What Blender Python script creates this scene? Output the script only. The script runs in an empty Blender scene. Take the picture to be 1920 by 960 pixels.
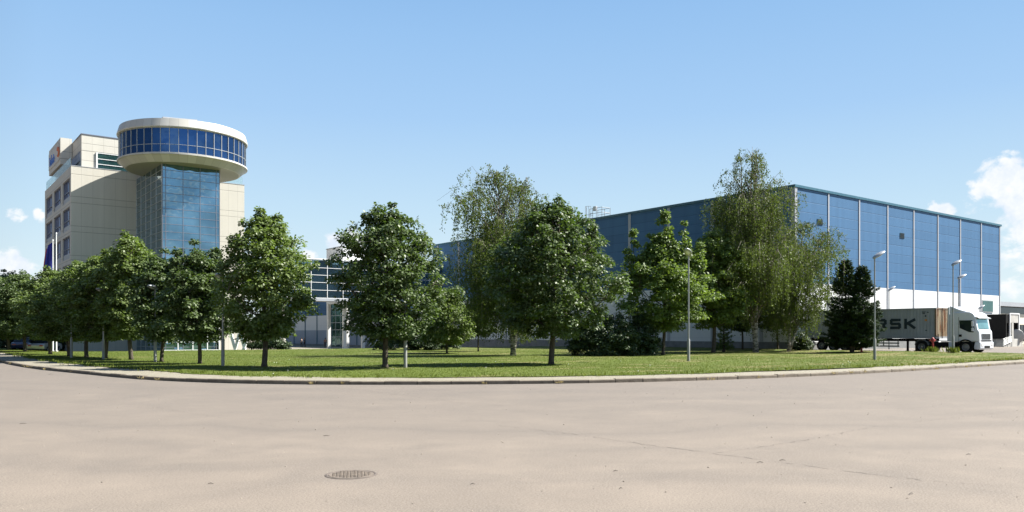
import bpy, bmesh, math, random
import numpy as np
from mathutils import Vector, Matrix
R = math.radians
rnd = random.Random(7)
SC = bpy.context.scene
COL = SC.collection

# ------------------------------------------------------------------ camera
EYE = 1.75
F = 1500.0          # focal length in photograph pixels (1920 wide)
CU, CV = 0.794, 0.607   # view direction against the building grid
def W(xc, d):       # camera-frame metres (right, forward) -> world
    return (CU * xc + CV * d, -CV * xc + CU * d)
def P(px, d):       # photograph column + depth -> world xy
    return W((px - 960) / F * d, d)
cam_d = bpy.data.cameras.new("camera")
cam = bpy.data.objects.new("camera", cam_d)
COL.objects.link(cam)
cam.location = (0, 0, EYE)
cam.rotation_euler = (R(90), 0, -math.atan2(CV, CU))
cam_d.sensor_width = 36
cam_d.lens = F / 1920 * 36
cam_d.shift_y = 146 / 1920
cam_d.clip_start = 0.1
cam_d.clip_end = 6000
SC.camera = cam

# ------------------------------------------------------------------ light
SUN_AZ, SUN_EL = 78.0, 45.0      # degrees to the right of the view direction, elevation
sx, sd = math.sin(R(SUN_AZ)), math.cos(R(SUN_AZ))
swx, swy = W(sx, sd)
sun_dir = Vector((swx * math.cos(R(SUN_EL)), swy * math.cos(R(SUN_EL)), math.sin(R(SUN_EL)))).normalized()
sl = bpy.data.lights.new("sun", 'SUN')
sl.energy = 5.0
sl.angle = R(0.5)
sl.color = (1.0, 0.955, 0.88)
so = bpy.data.objects.new("sun", sl)
COL.objects.link(so)
so.rotation_euler = (-sun_dir).to_track_quat('-Z', 'Y').to_euler()
so.location = (0, 0, 60)

world = bpy.data.worlds.new("World")
SC.world = world
world.use_nodes = True
SC.view_settings.view_transform = 'Standard'
SC.view_settings.look = 'None'
SC.view_settings.exposure = 1.5
SC.view_settings.gamma = 1
SC.view_settings.use_curve_mapping = False
SC.render.engine = 'CYCLES'
SC.cycles.max_bounces = 7
SC.cycles.diffuse_bounces = 3
SC.cycles.glossy_bounces = 3
SC.cycles.transmission_bounces = 4
SC.cycles.transparent_max_bounces = 8
SC.cycles.caustics_reflective = False
SC.cycles.caustics_refractive = False

class NT:
    """tiny helper for node trees"""
    def __init__(s, tree): s.t = tree; s.n = tree.nodes; s.l = tree.links
    def node(s, typ, **kw):
        n = s.n.new(typ)
        for k, v in kw.items(): setattr(n, k, v)
        return n
    def put(s, sock, v):
        if hasattr(v, 'node'): s.l.new(v, sock)
        elif v is not None:
            if hasattr(sock.default_value, '__len__') and not hasattr(v, '__len__'): v = [v] * len(sock.default_value)
            if hasattr(sock.default_value, '__len__') and len(sock.default_value) == 4 and len(v) == 3: v = (*v, 1)
            sock.default_value = v
    def m(s, op, a, b=None, c=None, clamp=False):
        n = s.node('ShaderNodeMath', operation=op, use_clamp=clamp)
        s.put(n.inputs[0], a); s.put(n.inputs[1], b)
        if c is not None: s.put(n.inputs[2], c)
        return n.outputs[0]
    def vm(s, op, a, b=None):
        n = s.node('ShaderNodeVectorMath', operation=op)
        s.put(n.inputs[0], a)
        if b is not None: s.put(n.inputs[1], b)
        return n.outputs['Value'] if op in ('LENGTH', 'DISTANCE', 'DOT_PRODUCT') else n.outputs[0]
    def noise(s, vec, scale, detail=4, rough=.55, dist=0):
        n = s.node('ShaderNodeTexNoise')
        s.put(n.inputs['Vector'], vec); s.put(n.inputs['Scale'], scale); s.put(n.inputs['Detail'], detail)
        s.put(n.inputs['Roughness'], rough); s.put(n.inputs['Distortion'], dist)
        return n.outputs['Fac']
    def rng(s, v, a, b, c=0., d=1., smooth=False):
        n = s.node('ShaderNodeMapRange'); n.clamp = True
        if smooth: n.interpolation_type = 'SMOOTHSTEP'
        s.put(n.inputs[0], v)
        for i, q in enumerate((a, b, c, d)): s.put(n.inputs[i + 1], q)
        return n.outputs[0]
    def mix(s, f, a, b, mode='MIX'):
        n = s.node('ShaderNodeMix', data_type='RGBA', blend_type=mode)
        s.put(n.inputs[0], f); s.put(n.inputs[6], a); s.put(n.inputs[7], b)
        return n.outputs[2]
    def ramp(s, v, stops):
        n = s.node('ShaderNodeValToRGB'); s.put(n.inputs[0], v)
        e = n.color_ramp.elements
        while len(e) < len(stops): e.new(0.5)
        for i, (p, c) in enumerate(stops): e[i].position = p; e[i].color = (*c, 1)
        return n.outputs[0]
    def bump(s, h, strength, dist=.02):
        n = s.node('ShaderNodeBump'); s.put(n.inputs['Height'], h)
        n.inputs['Strength'].default_value = strength; n.inputs['Distance'].default_value = dist
        return n.outputs[0]
    def pos(s): return s.node('ShaderNodeNewGeometry').outputs['Position']
    def obj(s): return s.node('ShaderNodeTexCoord').outputs['Object']
    def scale(s, v, sc): return s.vm('MULTIPLY', v, sc)

# ---- sky with a few cumulus clouds, all in direction space
w = NT(world.node_tree)
for n in list(w.n): w.n.remove(n)
sky = w.node('ShaderNodeTexSky', sky_type='NISHITA', sun_disc=False)
sky.sun_elevation = R(SUN_EL)
sky.sun_rotation = math.atan2(swx, swy)
sky.altitude = 300; sky.air_density = 1.0; sky.dust_density = 0.6; sky.ozone_density = 1.6
dirv = w.node('ShaderNodeTexCoord').outputs['Generated']
clouds = [  # px, y, radius px
    (1905, 335, 36), (1862, 352, 40), (1900, 395, 40, .85), (1885, 365, 34), (1832, 362, 24), (1905, 490, 52, .60), (1940, 440, 60, .7), (1890, 545, 40, .55), (1770, 396, 19), (1750, 393, 12),
    (648, 458, 24), (672, 456, 22), (662, 446, 16), (22, 412, 15, .72), (66, 400, 12, .74), (78, 408, 10, .70), (10, 500, 34, .9), (45, 530, 34, .62), (-10, 550, 60, .7), (580, 478, 14)]
wn_ = w.node('ShaderNodeTexNoise'); w.put(wn_.inputs['Vector'], dirv); wn_.inputs['Scale'].default_value = 34; wn_.inputs['Detail'].default_value = 4
warp = w.vm('ADD', dirv, w.vm('MULTIPLY', w.vm('SUBTRACT', wn_.outputs['Color'], (.5, .5, .5)), (.045, .045, .032)))
cl = None
for px, py, r, *st_ in clouds:
    c = Vector((*W((px - 960) / F, 1), (626 - py) / F)); L = c.length; c.normalize()
    d = w.vm('DISTANCE', warp, tuple(c))
    v = w.rng(d, 0, r / F / L * 1.9, (st_ or [1])[0], 0)
    cl = v if cl is None else w.m('MAXIMUM', cl, v)
# clouds low over the horizon behind the photographer (seen in the glass only)
sepd = w.node('ShaderNodeSeparateXYZ'); w.put(sepd.inputs[0], dirv)
back = w.m('MULTIPLY', w.rng(sepd.outputs[1], -.25, -.5, 0, .8), w.rng(sepd.outputs[2], .34, .16, 0, 1))
back = w.m('MULTIPLY', back, w.rng(w.noise(w.scale(dirv, (1, 1, 2.2)), 4.2, 2), (.46), .62, .1, 1.1))
cl = w.m('MAXIMUM', cl, back)
fb = w.noise(w.scale(dirv, (1, 1, 1.5)), 26, 9, .6, .3)
dens = w.rng(w.m('ADD', cl, w.m('MULTIPLY', w.m('SUBTRACT', fb, .5), 1.35)), .33, .62, 0, 1, True)
shade = w.noise(w.vm('ADD', dirv, (.01, -.01, .012)), 30, 6, .6)
ccol = w.mix(w.rng(shade, .35, .62), (4.4, 4.9, 5.6), (6.0, 6.0, 5.9))
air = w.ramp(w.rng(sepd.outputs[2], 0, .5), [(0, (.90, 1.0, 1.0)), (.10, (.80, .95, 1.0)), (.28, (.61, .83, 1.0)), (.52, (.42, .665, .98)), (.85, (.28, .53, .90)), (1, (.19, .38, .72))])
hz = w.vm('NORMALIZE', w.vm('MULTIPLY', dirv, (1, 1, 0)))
away = w.rng(w.vm('DOT_PRODUCT', hz, (swx, swy, 0)), -.85, -.32, .26, 1.)   # low sky dimmed away from the sun, added to cut fill on side walls
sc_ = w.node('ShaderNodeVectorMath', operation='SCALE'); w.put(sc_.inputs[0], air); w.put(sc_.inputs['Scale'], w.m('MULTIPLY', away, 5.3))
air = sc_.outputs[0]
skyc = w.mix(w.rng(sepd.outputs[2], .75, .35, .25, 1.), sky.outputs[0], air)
skyc = w.mix(w.m('MULTIPLY', dens, .96), skyc, ccol)
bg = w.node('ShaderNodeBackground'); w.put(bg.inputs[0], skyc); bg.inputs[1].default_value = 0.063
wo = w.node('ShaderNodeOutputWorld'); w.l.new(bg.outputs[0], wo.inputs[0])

# ------------------------------------------------------------------ materials
MATS = {}
def new_mat(name):
    m = bpy.data.materials.new(name); m.use_nodes = True
    t = NT(m.node_tree)
    b = m.node_tree.nodes['Principled BSDF']
    MATS[name] = m
    return m, t, b
def simple(name, col, rough=.6, metal=0., var=.12, scale=3., bump=0., spec=.5, coat=0.):
    m, t, b = new_mat(name)
    n = t.noise(t.obj(), scale, 6)
    f = t.rng(n, .3, .7)
    lo = tuple(c * (1 - var) for c in col); hi = tuple(min(1, c * (1 + var)) for c in col)
    t.put(b.inputs['Base Color'], t.mix(f, lo, hi))
    t.put(b.inputs['Roughness'], t.rng(n, .3, .7, rough * .85, min(1, rough * 1.15)))
    b.inputs['Metallic'].default_value = metal
    b.inputs['Specular IOR Level'].default_value = spec
    if coat: b.inputs['Coat Weight'].default_value = coat
    if bump: t.put(b.inputs['Normal'], t.bump(t.noise(t.obj(), scale * 12, 3), bump, .01))
    return m
def panelled(name, col, zs, zoff, hs=None, hoff=0, rough=.55, dark=.55, wz=.03, var=.05, zlist=None, axis='XY', metal=0, stain=.10):
    """cladding with joints every zs metres in height (world z) and every hs metres along the wall"""
    m, t, b = new_mat(name)
    s = t.node('ShaderNodeSeparateXYZ'); t.put(s.inputs[0], t.pos())
    z = s.outputs[2]
    h = t.m('ADD', s.outputs[0], s.outputs[1])
    def line(v, sp, off, wd):
        fr = t.m('FRACT', t.m('DIVIDE', t.m('SUBTRACT', v, off), sp))
        d = t.m('MULTIPLY', t.m('MINIMUM', fr, t.m('SUBTRACT', 1., fr)), sp)
        return t.rng(d, wd * .5, wd, 1, 0)
    ln = None
    if zlist:
        for q in zlist:
            v = t.rng(t.m('ABSOLUTE', t.m('SUBTRACT', z, q)), wz * .5, wz, 1, 0)
            ln = v if ln is None else t.m('MAXIMUM', ln, v)
    else: ln = line(z, zs, zoff, wz)
    if hs: ln = t.m('MAXIMUM', ln, t.m('MULTIPLY', line(h, hs, hoff, wz * .7), .45))
    if not zlist:   # every panel row a touch different
        row = t.m('FLOOR', t.m('DIVIDE', t.m('SUBTRACT', z, zoff), zs))
        wn = t.node('ShaderNodeTexWhiteNoise', noise_dimensions='2D')
        cx = t.node('ShaderNodeCombineXYZ'); t.put(cx.inputs[0], row)
        t.put(cx.inputs[1], t.m('FLOOR', t.m('DIVIDE', h, 5.9)))
        t.put(wn.inputs['Vector'], cx.outputs[0])
        rowv = wn.outputs[0]
    else: rowv = t.noise(t.pos(), .4, 2)
    st = t.noise(t.scale(t.pos(), (1.1, 1.1, .07)), 1.2, 6, .6)
    f = t.m('ADD', t.m('MULTIPLY', t.m('SUBTRACT', rowv, .5), var * 2), t.m('MULTIPLY', t.m('SUBTRACT', st, .5), stain * 2))
    val = t.m('MULTIPLY', t.m('ADD', 1., f), t.m('SUBTRACT', 1., t.m('MULTIPLY', ln, 1 - dark)))
    cc = t.node('ShaderNodeCombineXYZ')
    for i in range(3): t.put(cc.inputs[i], t.m('MULTIPLY', val, col[i]))
    t.put(b.inputs['Base Color'], cc.outputs[0])
    b.inputs['Roughness'].default_value = rough; b.inputs['Metallic'].default_value = metal; b.inputs['Specular IOR Level'].default_value = .12
    t.put(b.inputs['Normal'], t.bump(t.m('SUBTRACT', 1., ln), .5, .02))
    return m
def glass(name, tint, rough=.04, metal=.85, wav=.06, wsc=.5, pane=1.6):
    m, t, b = new_mat(name)
    n = t.noise(t.pos(), .35, 3)
    lo = tuple(c * .8 for c in tint); hi = tuple(min(1, c * 1.2) for c in tint)
    t.put(b.inputs['Base Color'], t.mix(t.rng(n, .35, .65), lo, hi))
    b.inputs['Metallic'].default_value = metal; b.inputs['Roughness'].default_value = rough
    t.put(b.inputs['Normal'], t.bump(t.noise(t.pos(), wsc, 2), wav, .35))
    return m

def make_mats():
    # asphalt: pale, worn, pinkish-beige
    m, t, b = new_mat('asphalt')
    p = t.pos()
    fine = t.noise(p, 44, 5, .85)
    grit = t.noise(p, 14, 5, .8)
    mid = t.noise(t.scale(p, (1, 1, 1)), .55, 8, .65)
    big = t.noise(p, .09, 5, .6, .6)
    # tyre-polished bands that sweep round the corner
    cen = t.vm('SUBTRACT', p, (46, 58, 0))
    rad = t.vm('LENGTH', cen)
    bands = t.noise(t.node('ShaderNodeCombineXYZ').outputs[0], 1, 1)
    cb = t.node('ShaderNodeCombineXYZ'); t.put(cb.inputs[0], t.m('MULTIPLY', t.m('ADD', rad, t.m('MULTIPLY', big, 9.)), .42)); t.put(cb.inputs[1], t.m('MULTIPLY', mid, .8))
    bands = t.noise(cb.outputs[0], 1.0, 6, .62)
    c = t.mix(t.rng(big, .35, .65), (.168, .142, .116), (.194, .162, .130))
    c = t.mix(t.rng(mid, .40, .66, 0, .8), c, (.228, .190, .152))
    c = t.mix(t.rng(bands, .46, .72, 0, .65), c, (.112, .098, .085))
    c = t.mix(t.rng(t.m('ADD', rad, t.m('MULTIPLY', mid, 10.)), 76, 52, 0, .6), c, (.112, .101, .092))
    c = t.mix(t.rng(fine, .50, .66, 0, .7), c, (.30, .262, .218))
    c = t.mix(t.rng(fine, .48, .33, 0, .8), c, (.058, .050, .042))
    c = t.mix(t.rng(grit, .62, .74, 0, .5), c, (.080, .069, .059))
    vor = t.node('ShaderNodeTexVoronoi', feature='DISTANCE_TO_EDGE'); t.put(vor.inputs['Vector'], t.vm('ADD', p, t.scale(t.node('ShaderNodeTexNoise').outputs['Color'], (1, 1, 0)))); vor.inputs['Scale'].default_value = .11
    t.put(b.inputs['Base Color'], c)
    b.inputs['Roughness'].default_value = .9; b.inputs['Specular IOR Level'].default_value = .3
    t.put(b.inputs['Normal'], t.bump(t.m('ADD', fine, t.m('MULTIPLY', grit, .7)), 0.32, .010))
    # lawn
    m, t, b = new_mat('lawn')
    p = t.pos()
    a = t.noise(p, .16, 5, .6); f = t.noise(t.scale(p, (1, 1, 1)), 9, 5, .75); mm = t.noise(p, 1.1, 6, .65)
    c = t.mix(t.rng(a, .35, .65), (.066, .094, .013), (.096, .128, .020))
    c = t.mix(t.rng(mm, .4, .7, 0, .6), c, (.110, .134, .028))
    c = t.mix(t.rng(f, .45, .7, 0, .6), c, (.058, .088, .014))
    sp = t.node('ShaderNodeSeparateXYZ'); t.put(sp.inputs[0], p)
    dry = t.m('MULTIPLY', t.rng(t.m('ADD', t.noise(t.scale(p, (.6, 1.6, 1)), .33, 6, .7), t.m('MULTIPLY', t.rng(sp.outputs[0], 22, 62), .09)), .55, .66), .85)
    c = t.mix(dry, c, (.215, .185, .085))
    t.put(b.inputs['Base Color'], c); b.inputs['Roughness'].default_value = .9
    b.inputs['Specular IOR Level'].default_value = .2
    t.put(b.inputs['Normal'], t.bump(t.m('ADD', f, mm), .9, .06))
    # paving of small setts
    m, t, b = new_mat('paving')
    p = t.pos()
    bt = t.node('ShaderNodeTexBrick'); t.put(bt.inputs['Vector'], p)
    bt.inputs['Scale'].default_value = 4.5; bt.inputs['Mortar Size'].default_value = .035
    bt.inputs['Color1'].default_value = (.26, .235, .19, 1); bt.inputs['Color2'].default_value = (.215, .195, .155, 1); bt.inputs['Mortar'].default_value = (.16, .15, .09, 1)
    c = t.mix(t.rng(t.noise(p, 1.3, 6, .7), .5, .72, 0, .7), bt.outputs[0], (.17, .16, .10))
    c = t.mix(t.rng(t.noise(p, 12, 4, .7), .5, .7, 0, .6), c, (.32, .29, .235))
    t.put(b.inputs['Base Color'], c); b.inputs['Roughness'].default_value = .9
    t.put(b.inputs['Normal'], t.bump(bt.outputs[1], .4, -.01))
    # concrete kerb with joints: weathered
    m, t, b = new_mat('kerb')
    p = t.pos()
    n = t.noise(p, 2.2, 8, .7)
    c = t.mix(t.rng(n, .3, .7), (.10, .083, .063), (.22, .185, .142))
    t.put(b.inputs['Base Color'], c); b.inputs['Roughness'].default_value = .95
    t.put(b.inputs['Normal'], t.bump(t.noise(p, 22, 4), .6, .015))
    panelled('cream_panel', (.54, .52, .46), 1, 0, 1.15, .2, rough=.5, dark=.62, wz=.04, zlist=[3.1, 3.95, 6.3, 7.15, 9.9, 10.4, 13.0, 13.65, 16.2, 16.9, 19.35], stain=.12, var=.03)
    panelled('cream_upper', (.56, .54, .48), 1, 0, 1.15, .2, rough=.5, dark=.62, wz=.04, zlist=[21.2, 22.25, 22.3, 23.1], stain=.10, var=.03)
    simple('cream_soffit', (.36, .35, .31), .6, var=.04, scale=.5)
    panelled('cream_rim', (.66, .62, .53), 1, 0, None, rough=.4, dark=.9, zlist=[100.], stain=.03, var=.09)
    m, t, b = new_mat('rim_metal')
    ob = t.obj(); s = t.node('ShaderNodeSeparateXYZ'); t.put(s.inputs[0], ob)
    ang = t.m('ARCTAN2', s.outputs[1], s.outputs[0]); k = t.m('FLOOR', t.m('MULTIPLY', ang, 46 / math.tau))
    wn = t.node('ShaderNodeTexWhiteNoise', noise_dimensions='1D'); t.put(wn.inputs['W'], k)
    fr = t.m('FRACT', t.m('MULTIPLY', ang, 46 / math.tau)); ln = t.rng(t.m('MINIMUM', fr, t.m('SUBTRACT', 1., fr)), .01, .022, .72, 1)
    c = t.mix(wn.outputs[0], (.48, .465, .42), (.57, .555, .50))
    c = t.mix(1., c, t.node('ShaderNodeCombineXYZ').outputs[0], 'MIX') if False else t.vm('MULTIPLY', c, t.vm('MULTIPLY', (1, 1, 1), (1, 1, 1)))
    cc = t.node('ShaderNodeVectorMath', operation='SCALE'); t.put(cc.inputs[0], c); t.put(cc.inputs['Scale'], ln)
    t.put(b.inputs['Base Color'], cc.outputs[0]); b.inputs['Roughness'].default_value = .35
    panelled('blue_cladding', (.068, .152, .275), 1.02, .35, rough=.5, dark=.75, wz=.035, var=.05, stain=.18)
    panelled('white_cladding', (.70, .715, .71), 1.02, .35, rough=.5, dark=.9, wz=.03, var=.015, stain=.05)
    simple('annex_grey', (.30, .35, .42), .55, var=.08, scale=.4)
    simple('pilaster_grey', (.34, .36, .39), .45, var=.06, scale=.6)
    simple('teal_trim', (.035, .12, .17), .4, var=.1)
    simple('plinth', (.20, .205, .20), .85, var=.2, scale=1.5, bump=.2)
    simple('concrete', (.42, .41, .38), .85, var=.18, scale=1.2, bump=.2)
    simple('roof_grey', (.25, .26, .27), .8, var=.15, scale=.7)
    simple('white_metal', (.72, .73, .73), .4, var=.04)
    simple('mullion_light', (.50, .52, .52), .35, metal=.3, var=.04)
    simple('mullion_dark', (.21, .22, .27), .35, metal=.4, var=.06)
    glass('glass_blue', (.040, .10, .235), .05, .9, .10, .5)
    glass('glass_tower', (.18, .31, .41), .02, .92, .16, .45)
    glass('glass_bridge', (.13, .23, .29), .03, .9, .22, .25)
    glass('glass_window', (.17, .25, .56), .05, .85, .1)
    glass('glass_green', (.09, .22, .21), .05, .8, .1)
    glass('glass_dark', (.03, .045, .055), .06, .5, .05)
    m, t, b = new_mat('balustrade_glass')
    b.inputs['Base Color'].default_value = (.75, .90, .90, 1); b.inputs['Transmission Weight'].default_value = .85
    b.inputs['Roughness'].default_value = .05; b.inputs['IOR'].default_value = 1.1
    simple('interior_dark', (.02, .022, .025), .8)
    simple('sign_blue', (.10, .22, .60), .5); simple('sign_orange', (.62, .20, .10), .5); simple('sign_back', (.55, .54, .50), .5)
    # bark and leaves
    m, t, b = new_mat('bark')
    n = t.noise(t.scale(t.obj(), (6, 6, 1.2)), 4, 6, .7)
    t.put(b.inputs['Base Color'], t.mix(t.rng(n, .35, .65), (.035, .028, .02), (.115, .095, .072)))
    b.inputs['Roughness'].default_value = .95; t.put(b.inputs['Normal'], t.bump(n, .8, .02))
    m, t, b = new_mat('birch_bark')
    n = t.noise(t.scale(t.obj(), (1.2, 1.2, 5)), 2.2, 6, .7)
    t.put(b.inputs['Base Color'], t.mix(t.rng(n, .44, .56), (.42, .39, .35), (.045, .04, .035)))
    b.inputs['Roughness'].default_value = .8
    simple('birch_branch', (.15, .13, .11), .8, var=.5, scale=4)
    def leaf(name, top_a, top_b, under, trans=.35, rough=.5, spec=.4):
        m, t, b = new_mat(name)
        g = t.node('ShaderNodeNewGeometry')
        c = t.mix(g.outputs['Random Per Island'], top_a, top_b)
        big = t.noise(t.obj(), .9, 2)
        c = t.mix(t.rng(big, .35, .65, 0, .35), c, tuple(min(1, q * 1.35) for q in top_b))
        c = t.mix(g.outputs['Backfacing'], c, under)
        t.put(b.inputs['Base Color'], c); b.inputs['Roughness'].default_value = rough
        b.inputs['Specular IOR Level'].default_value = spec
        tr = t.node('ShaderNodeBsdfTranslucent'); t.put(tr.inputs[0], t.mix(.5, c, tuple(min(1, q * 2.0) for q in top_b)))
        mx = t.node('ShaderNodeMixShader'); mx.inputs[0].default_value = trans
        t.l.new(b.outputs[0], mx.inputs[1]); t.l.new(tr.outputs[0], mx.inputs[2])
        t.l.new(mx.outputs[0], t.n['Material Output'].inputs[0])
    leaf('linden_leaf', (.024, .052, .007), (.070, .116, .016), (.10, .14, .055), .30, .48, .35)
    leaf('linden_leaf_fresh', (.044, .084, .010), (.112, .168, .022), (.15, .20, .07), .38, .48, .35)
    leaf('maple_leaf', (.050, .100, .010), (.125, .185, .022), (.13, .19, .05), .38, .5)
    leaf('birch_leaf', (.034, .058, .008), (.092, .128, .018), (.085, .12, .03), .32, .55, .2)
    leaf('spruce_needle', (.014, .034, .010), (.045, .085, .018), (.03, .055, .02), .05, .6)
    leaf('hedge_leaf', (.018, .038, .008), (.045, .078, .016), (.05, .08, .03), .15, .5)
    leaf('far_leaf', (.018, .036, .010), (.040, .072, .018), (.05, .07, .03), .2, .5)
    leaf('grass_blade', (.078, .112, .013), (.118, .150, .021), (.10, .13, .019), .3, .6, .2)
    leaf('dry_blade', (.15, .125, .05), (.27, .22, .10), (.36, .28, .13), .3, .7, .2)
    simple('galvanised', (.30, .31, .31), .5, metal=.5, var=.15)
    simple('pole_grey', (.27, .275, .26), .6, metal=.2, var=.15)
    simple('lamp_shell', (.34, .36, .38), .4, metal=.2, var=.06)
    simple('lamp_lens', (.70, .72, .70), .15, var=.03)
    simple('truck_white', (.66, .68, .71), .3, var=.02, coat=.4)
    simple('container_grey', (.30, .32, .35), .55, var=.10, scale=1.1)
    simple('letter_dark', (.010, .024, .038), .55, var=.1)
    m, t, b = new_mat('rusty_end')
    n = t.noise(t.scale(t.pos(), (6, 1, .5)), 1.6, 6, .7)
    t.put(b.inputs['Base Color'], t.mix(t.rng(n, .42, .62), (.50, .44, .32), (.27, .115, .05)))
    b.inputs['Roughness'].default_value = .8
    simple('frame_rust', (.16, .11, .07), .8, var=.3, scale=4)
    simple('black_metal', (.014, .014, .014), .7, var=.2, spec=.1)
    simple('tyre', (.014, .014, .014), .85, var=.2, spec=.15)
    simple('rim', (.32, .32, .33), .4, metal=.6)
    simple('chrome', (.6, .6, .6), .2, metal=.9)
    simple('hydrant_red', (.36, .035, .03), .5, var=.2)
    simple('orange_mark', (.60, .24, .04), .6)
    simple('light_lens', (.7, .7, .68), .1)
    simple('iron', (.17, .14, .112), .8, metal=.2, var=.35, scale=9, bump=.6)
    simple('iron_rim', (.11, .09, .075), .85, var=.3, scale=9)
    simple('crack', (.085, .073, .064), .95, var=.3)
    simple('stone', (.30, .26, .21), .9, var=.3, scale=6)
    simple('flower_white', (.8, .8, .75), .7)
    simple('cloth_blue', (.030, .035, .26), .8); simple('cloth_white', (.75, .75, .75), .8); simple('cloth_red', (.45, .03, .03), .8); simple('cloth_green', (.02, .22, .10), .8)
    simple('star_yellow', (.8, .6, .05), .7)
    simple('skin', (.28, .18, .13), .6); simple('hair', (.03, .02, .015), .7); simple('shirt_orange', (.24, .11, .07), .8); simple('shirt_dark', (.03, .03, .04), .8); simple('trousers', (.025, .028, .04), .8)
    simple('car_red', (.30, .02, .02), .3, coat=.5); simple('car_navy', (.02, .03, .09), .3, coat=.5); simple('car_silver', (.42, .43, .44), .3, metal=.4, coat=.5)
    simple('tank_grey', (.36, .35, .33), .5, metal=.3, var=.12, bump=.15)
    simple('cream_wall', (.66, .63, .52), .7, var=.05)
make_mats()
M = MATS

# ------------------------------------------------------------------ mesh helpers
def link(name, me, mat=None, parent=None):
    o = bpy.data.objects.new(name, me)
    COL.objects.link(o)
    if mat is not None and me is not None:
        for mm in (mat if isinstance(mat, (list, tuple)) else [mat]): me.materials.append(M[mm] if isinstance(mm, str) else mm)
    if parent is not None: o.parent = parent
    return o
def tag(o, label=None, cat=None, group=None, kind=None):
    if label: o['label'] = label
    if cat: o['category'] = cat
    if group: o['group'] = group
    if kind: o['kind'] = kind
    return o
def empty(name, loc=(0, 0, 0), rz=0):
    o = bpy.data.objects.new(name, None); COL.objects.link(o)
    o.empty_display_size = .3
    o.location = loc; o.rotation_euler = (0, 0, rz)
    return o
class MB:
    def __init__(s): s.v = []; s.f = []; s.mi = []; s.smooth = False
    def add(s, vs, fs, mi=0):
        n = len(s.v); s.v += [tuple(v) for v in vs]
        for f in fs: s.f.append(tuple(i + n for i in f)); s.mi.append(mi)
    def box(s, x0, x1, y0, y1, z0, z1, mi=0):
        s.add([(x0, y0, z0), (x1, y0, z0), (x1, y1, z0), (x0, y1, z0), (x0, y0, z1), (x1, y0, z1), (x1, y1, z1), (x0, y1, z1)],
              [(0, 3, 2, 1), (4, 5, 6, 7), (0, 1, 5, 4), (1, 2, 6, 5), (2, 3, 7, 6), (3, 0, 4, 7)], mi)
    def obox(s, c, ax, ay, az, mi=0):
        """oriented box: centre and three half-extent vectors"""
        c = Vector(c); ax = Vector(ax); ay = Vector(ay); az = Vector(az)
        vs = [c + i * ax + j * ay + k * az for k in (-1, 1) for i, j in ((-1, -1), (1, -1), (1, 1), (-1, 1))]
        s.add(vs, [(0, 3, 2, 1), (4, 5, 6, 7), (0, 1, 5, 4), (1, 2, 6, 5), (2, 3, 7, 6), (3, 0, 4, 7)], mi)
    def prism(s, poly, a0, a1, axis='x', mi=0):
        """poly of 2D points extruded along axis"""
        def p(q, a):
            return (a, q[0], q[1]) if axis == 'x' else (q[0], a, q[1]) if axis == 'y' else (q[0], q[1], a)
        n = len(poly)
        s.add([p(q, a0) for q in poly] + [p(q, a1) for q in poly],
              [tuple(range(n))[::-1], tuple(range(n, 2 * n))] + [(i, (i + 1) % n, (i + 1) % n + n, i + n) for i in range(n)], mi)
    def tube(s, pts, rad, n=8, cap=True, mi=0):
        pts = [Vector(p) for p in pts]
        if not hasattr(rad, '__len__'): rad = [rad] * len(pts)
        rings = []; base = len(s.v)
        up = Vector((0, 0, 1))
        prev = None
        for i, p in enumerate(pts):
            t = (pts[min(i + 1, len(pts) - 1)] - pts[max(i - 1, 0)])
            if t.length < 1e-9: t = Vector((0, 0, 1))
            t.normalize()
            if prev is None:
                a = t.orthogonal().normalized()
            else:
                a = (prev - t * prev.dot(t))
                a = a.normalized() if a.length > 1e-6 else t.orthogonal().normalized()
            prev = a; b = t.cross(a)
            for k in range(n):
                an = math.tau * k / n
                s.v.append(tuple(p + (a * math.cos(an) + b * math.sin(an)) * rad[i]))
        for i in range(len(pts) - 1):
            for k in range(n):
                q = base + i * n; k2 = (k + 1) % n
                s.f.append((q + k, q + k2, q + n + k2, q + n + k)); s.mi.append(mi)
        if cap:
            s.f.append(tuple(base + k for k in range(n))[::-1]); s.mi.append(mi)
            e = base + (len(pts) - 1) * n
            s.f.append(tuple(e + k for k in range(n))); s.mi.append(mi)
    def lathe(s, prof, n=48, c=(0, 0, 0), mi=0, close=False):
        base = len(s.v)
        for r, z in prof:
            for k in range(n):
                a = math.tau * k / n
                s.v.append((c[0] + r * math.cos(a), c[1] + r * math.sin(a), c[2] + z))
        for i in range(len(prof) - 1):
            for k in range(n):
                k2 = (k + 1) % n
                s.f.append((base + i * n + k, base + i * n + k2, base + (i + 1) * n + k2, base + (i + 1) * n + k)); s.mi.append(mi)
    def build(s, name, mat, parent=None, smooth=False, bevel=0, origin=None, seg=2):
        me = bpy.data.meshes.new(name)
        if origin is not None:
            ox, oy, oz = origin
            s.v = [(x - ox, y - oy, z - oz) for x, y, z in s.v]
        me.from_pydata(s.v, [], s.f)
        o = link(name, me, mat, parent)
        if origin is not None: o.location = origin
        if any(s.mi): me.polygons.foreach_set('material_index', s.mi)
        bm = bmesh.new(); bm.from_mesh(me); bmesh.ops.recalc_face_normals(bm, faces=bm.faces)
        if bevel:
            bmesh.ops.remove_doubles(bm, verts=bm.verts, dist=1e-5)
            bmesh.ops.bevel(bm, geom=[e for e in bm.edges if len(e.link_faces) == 2 and e.calc_face_angle(0) > .5], offset=bevel, segments=seg, affect='EDGES', profile=.6, clamp_overlap=True)
        bm.to_mesh(me); bm.free()
        if smooth:
            me.polygons.foreach_set('use_smooth', [True] * len(me.polygons))
            if bevel or smooth == 'auto': me.set_sharp_from_angle(angle=R(35))
        return o
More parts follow.
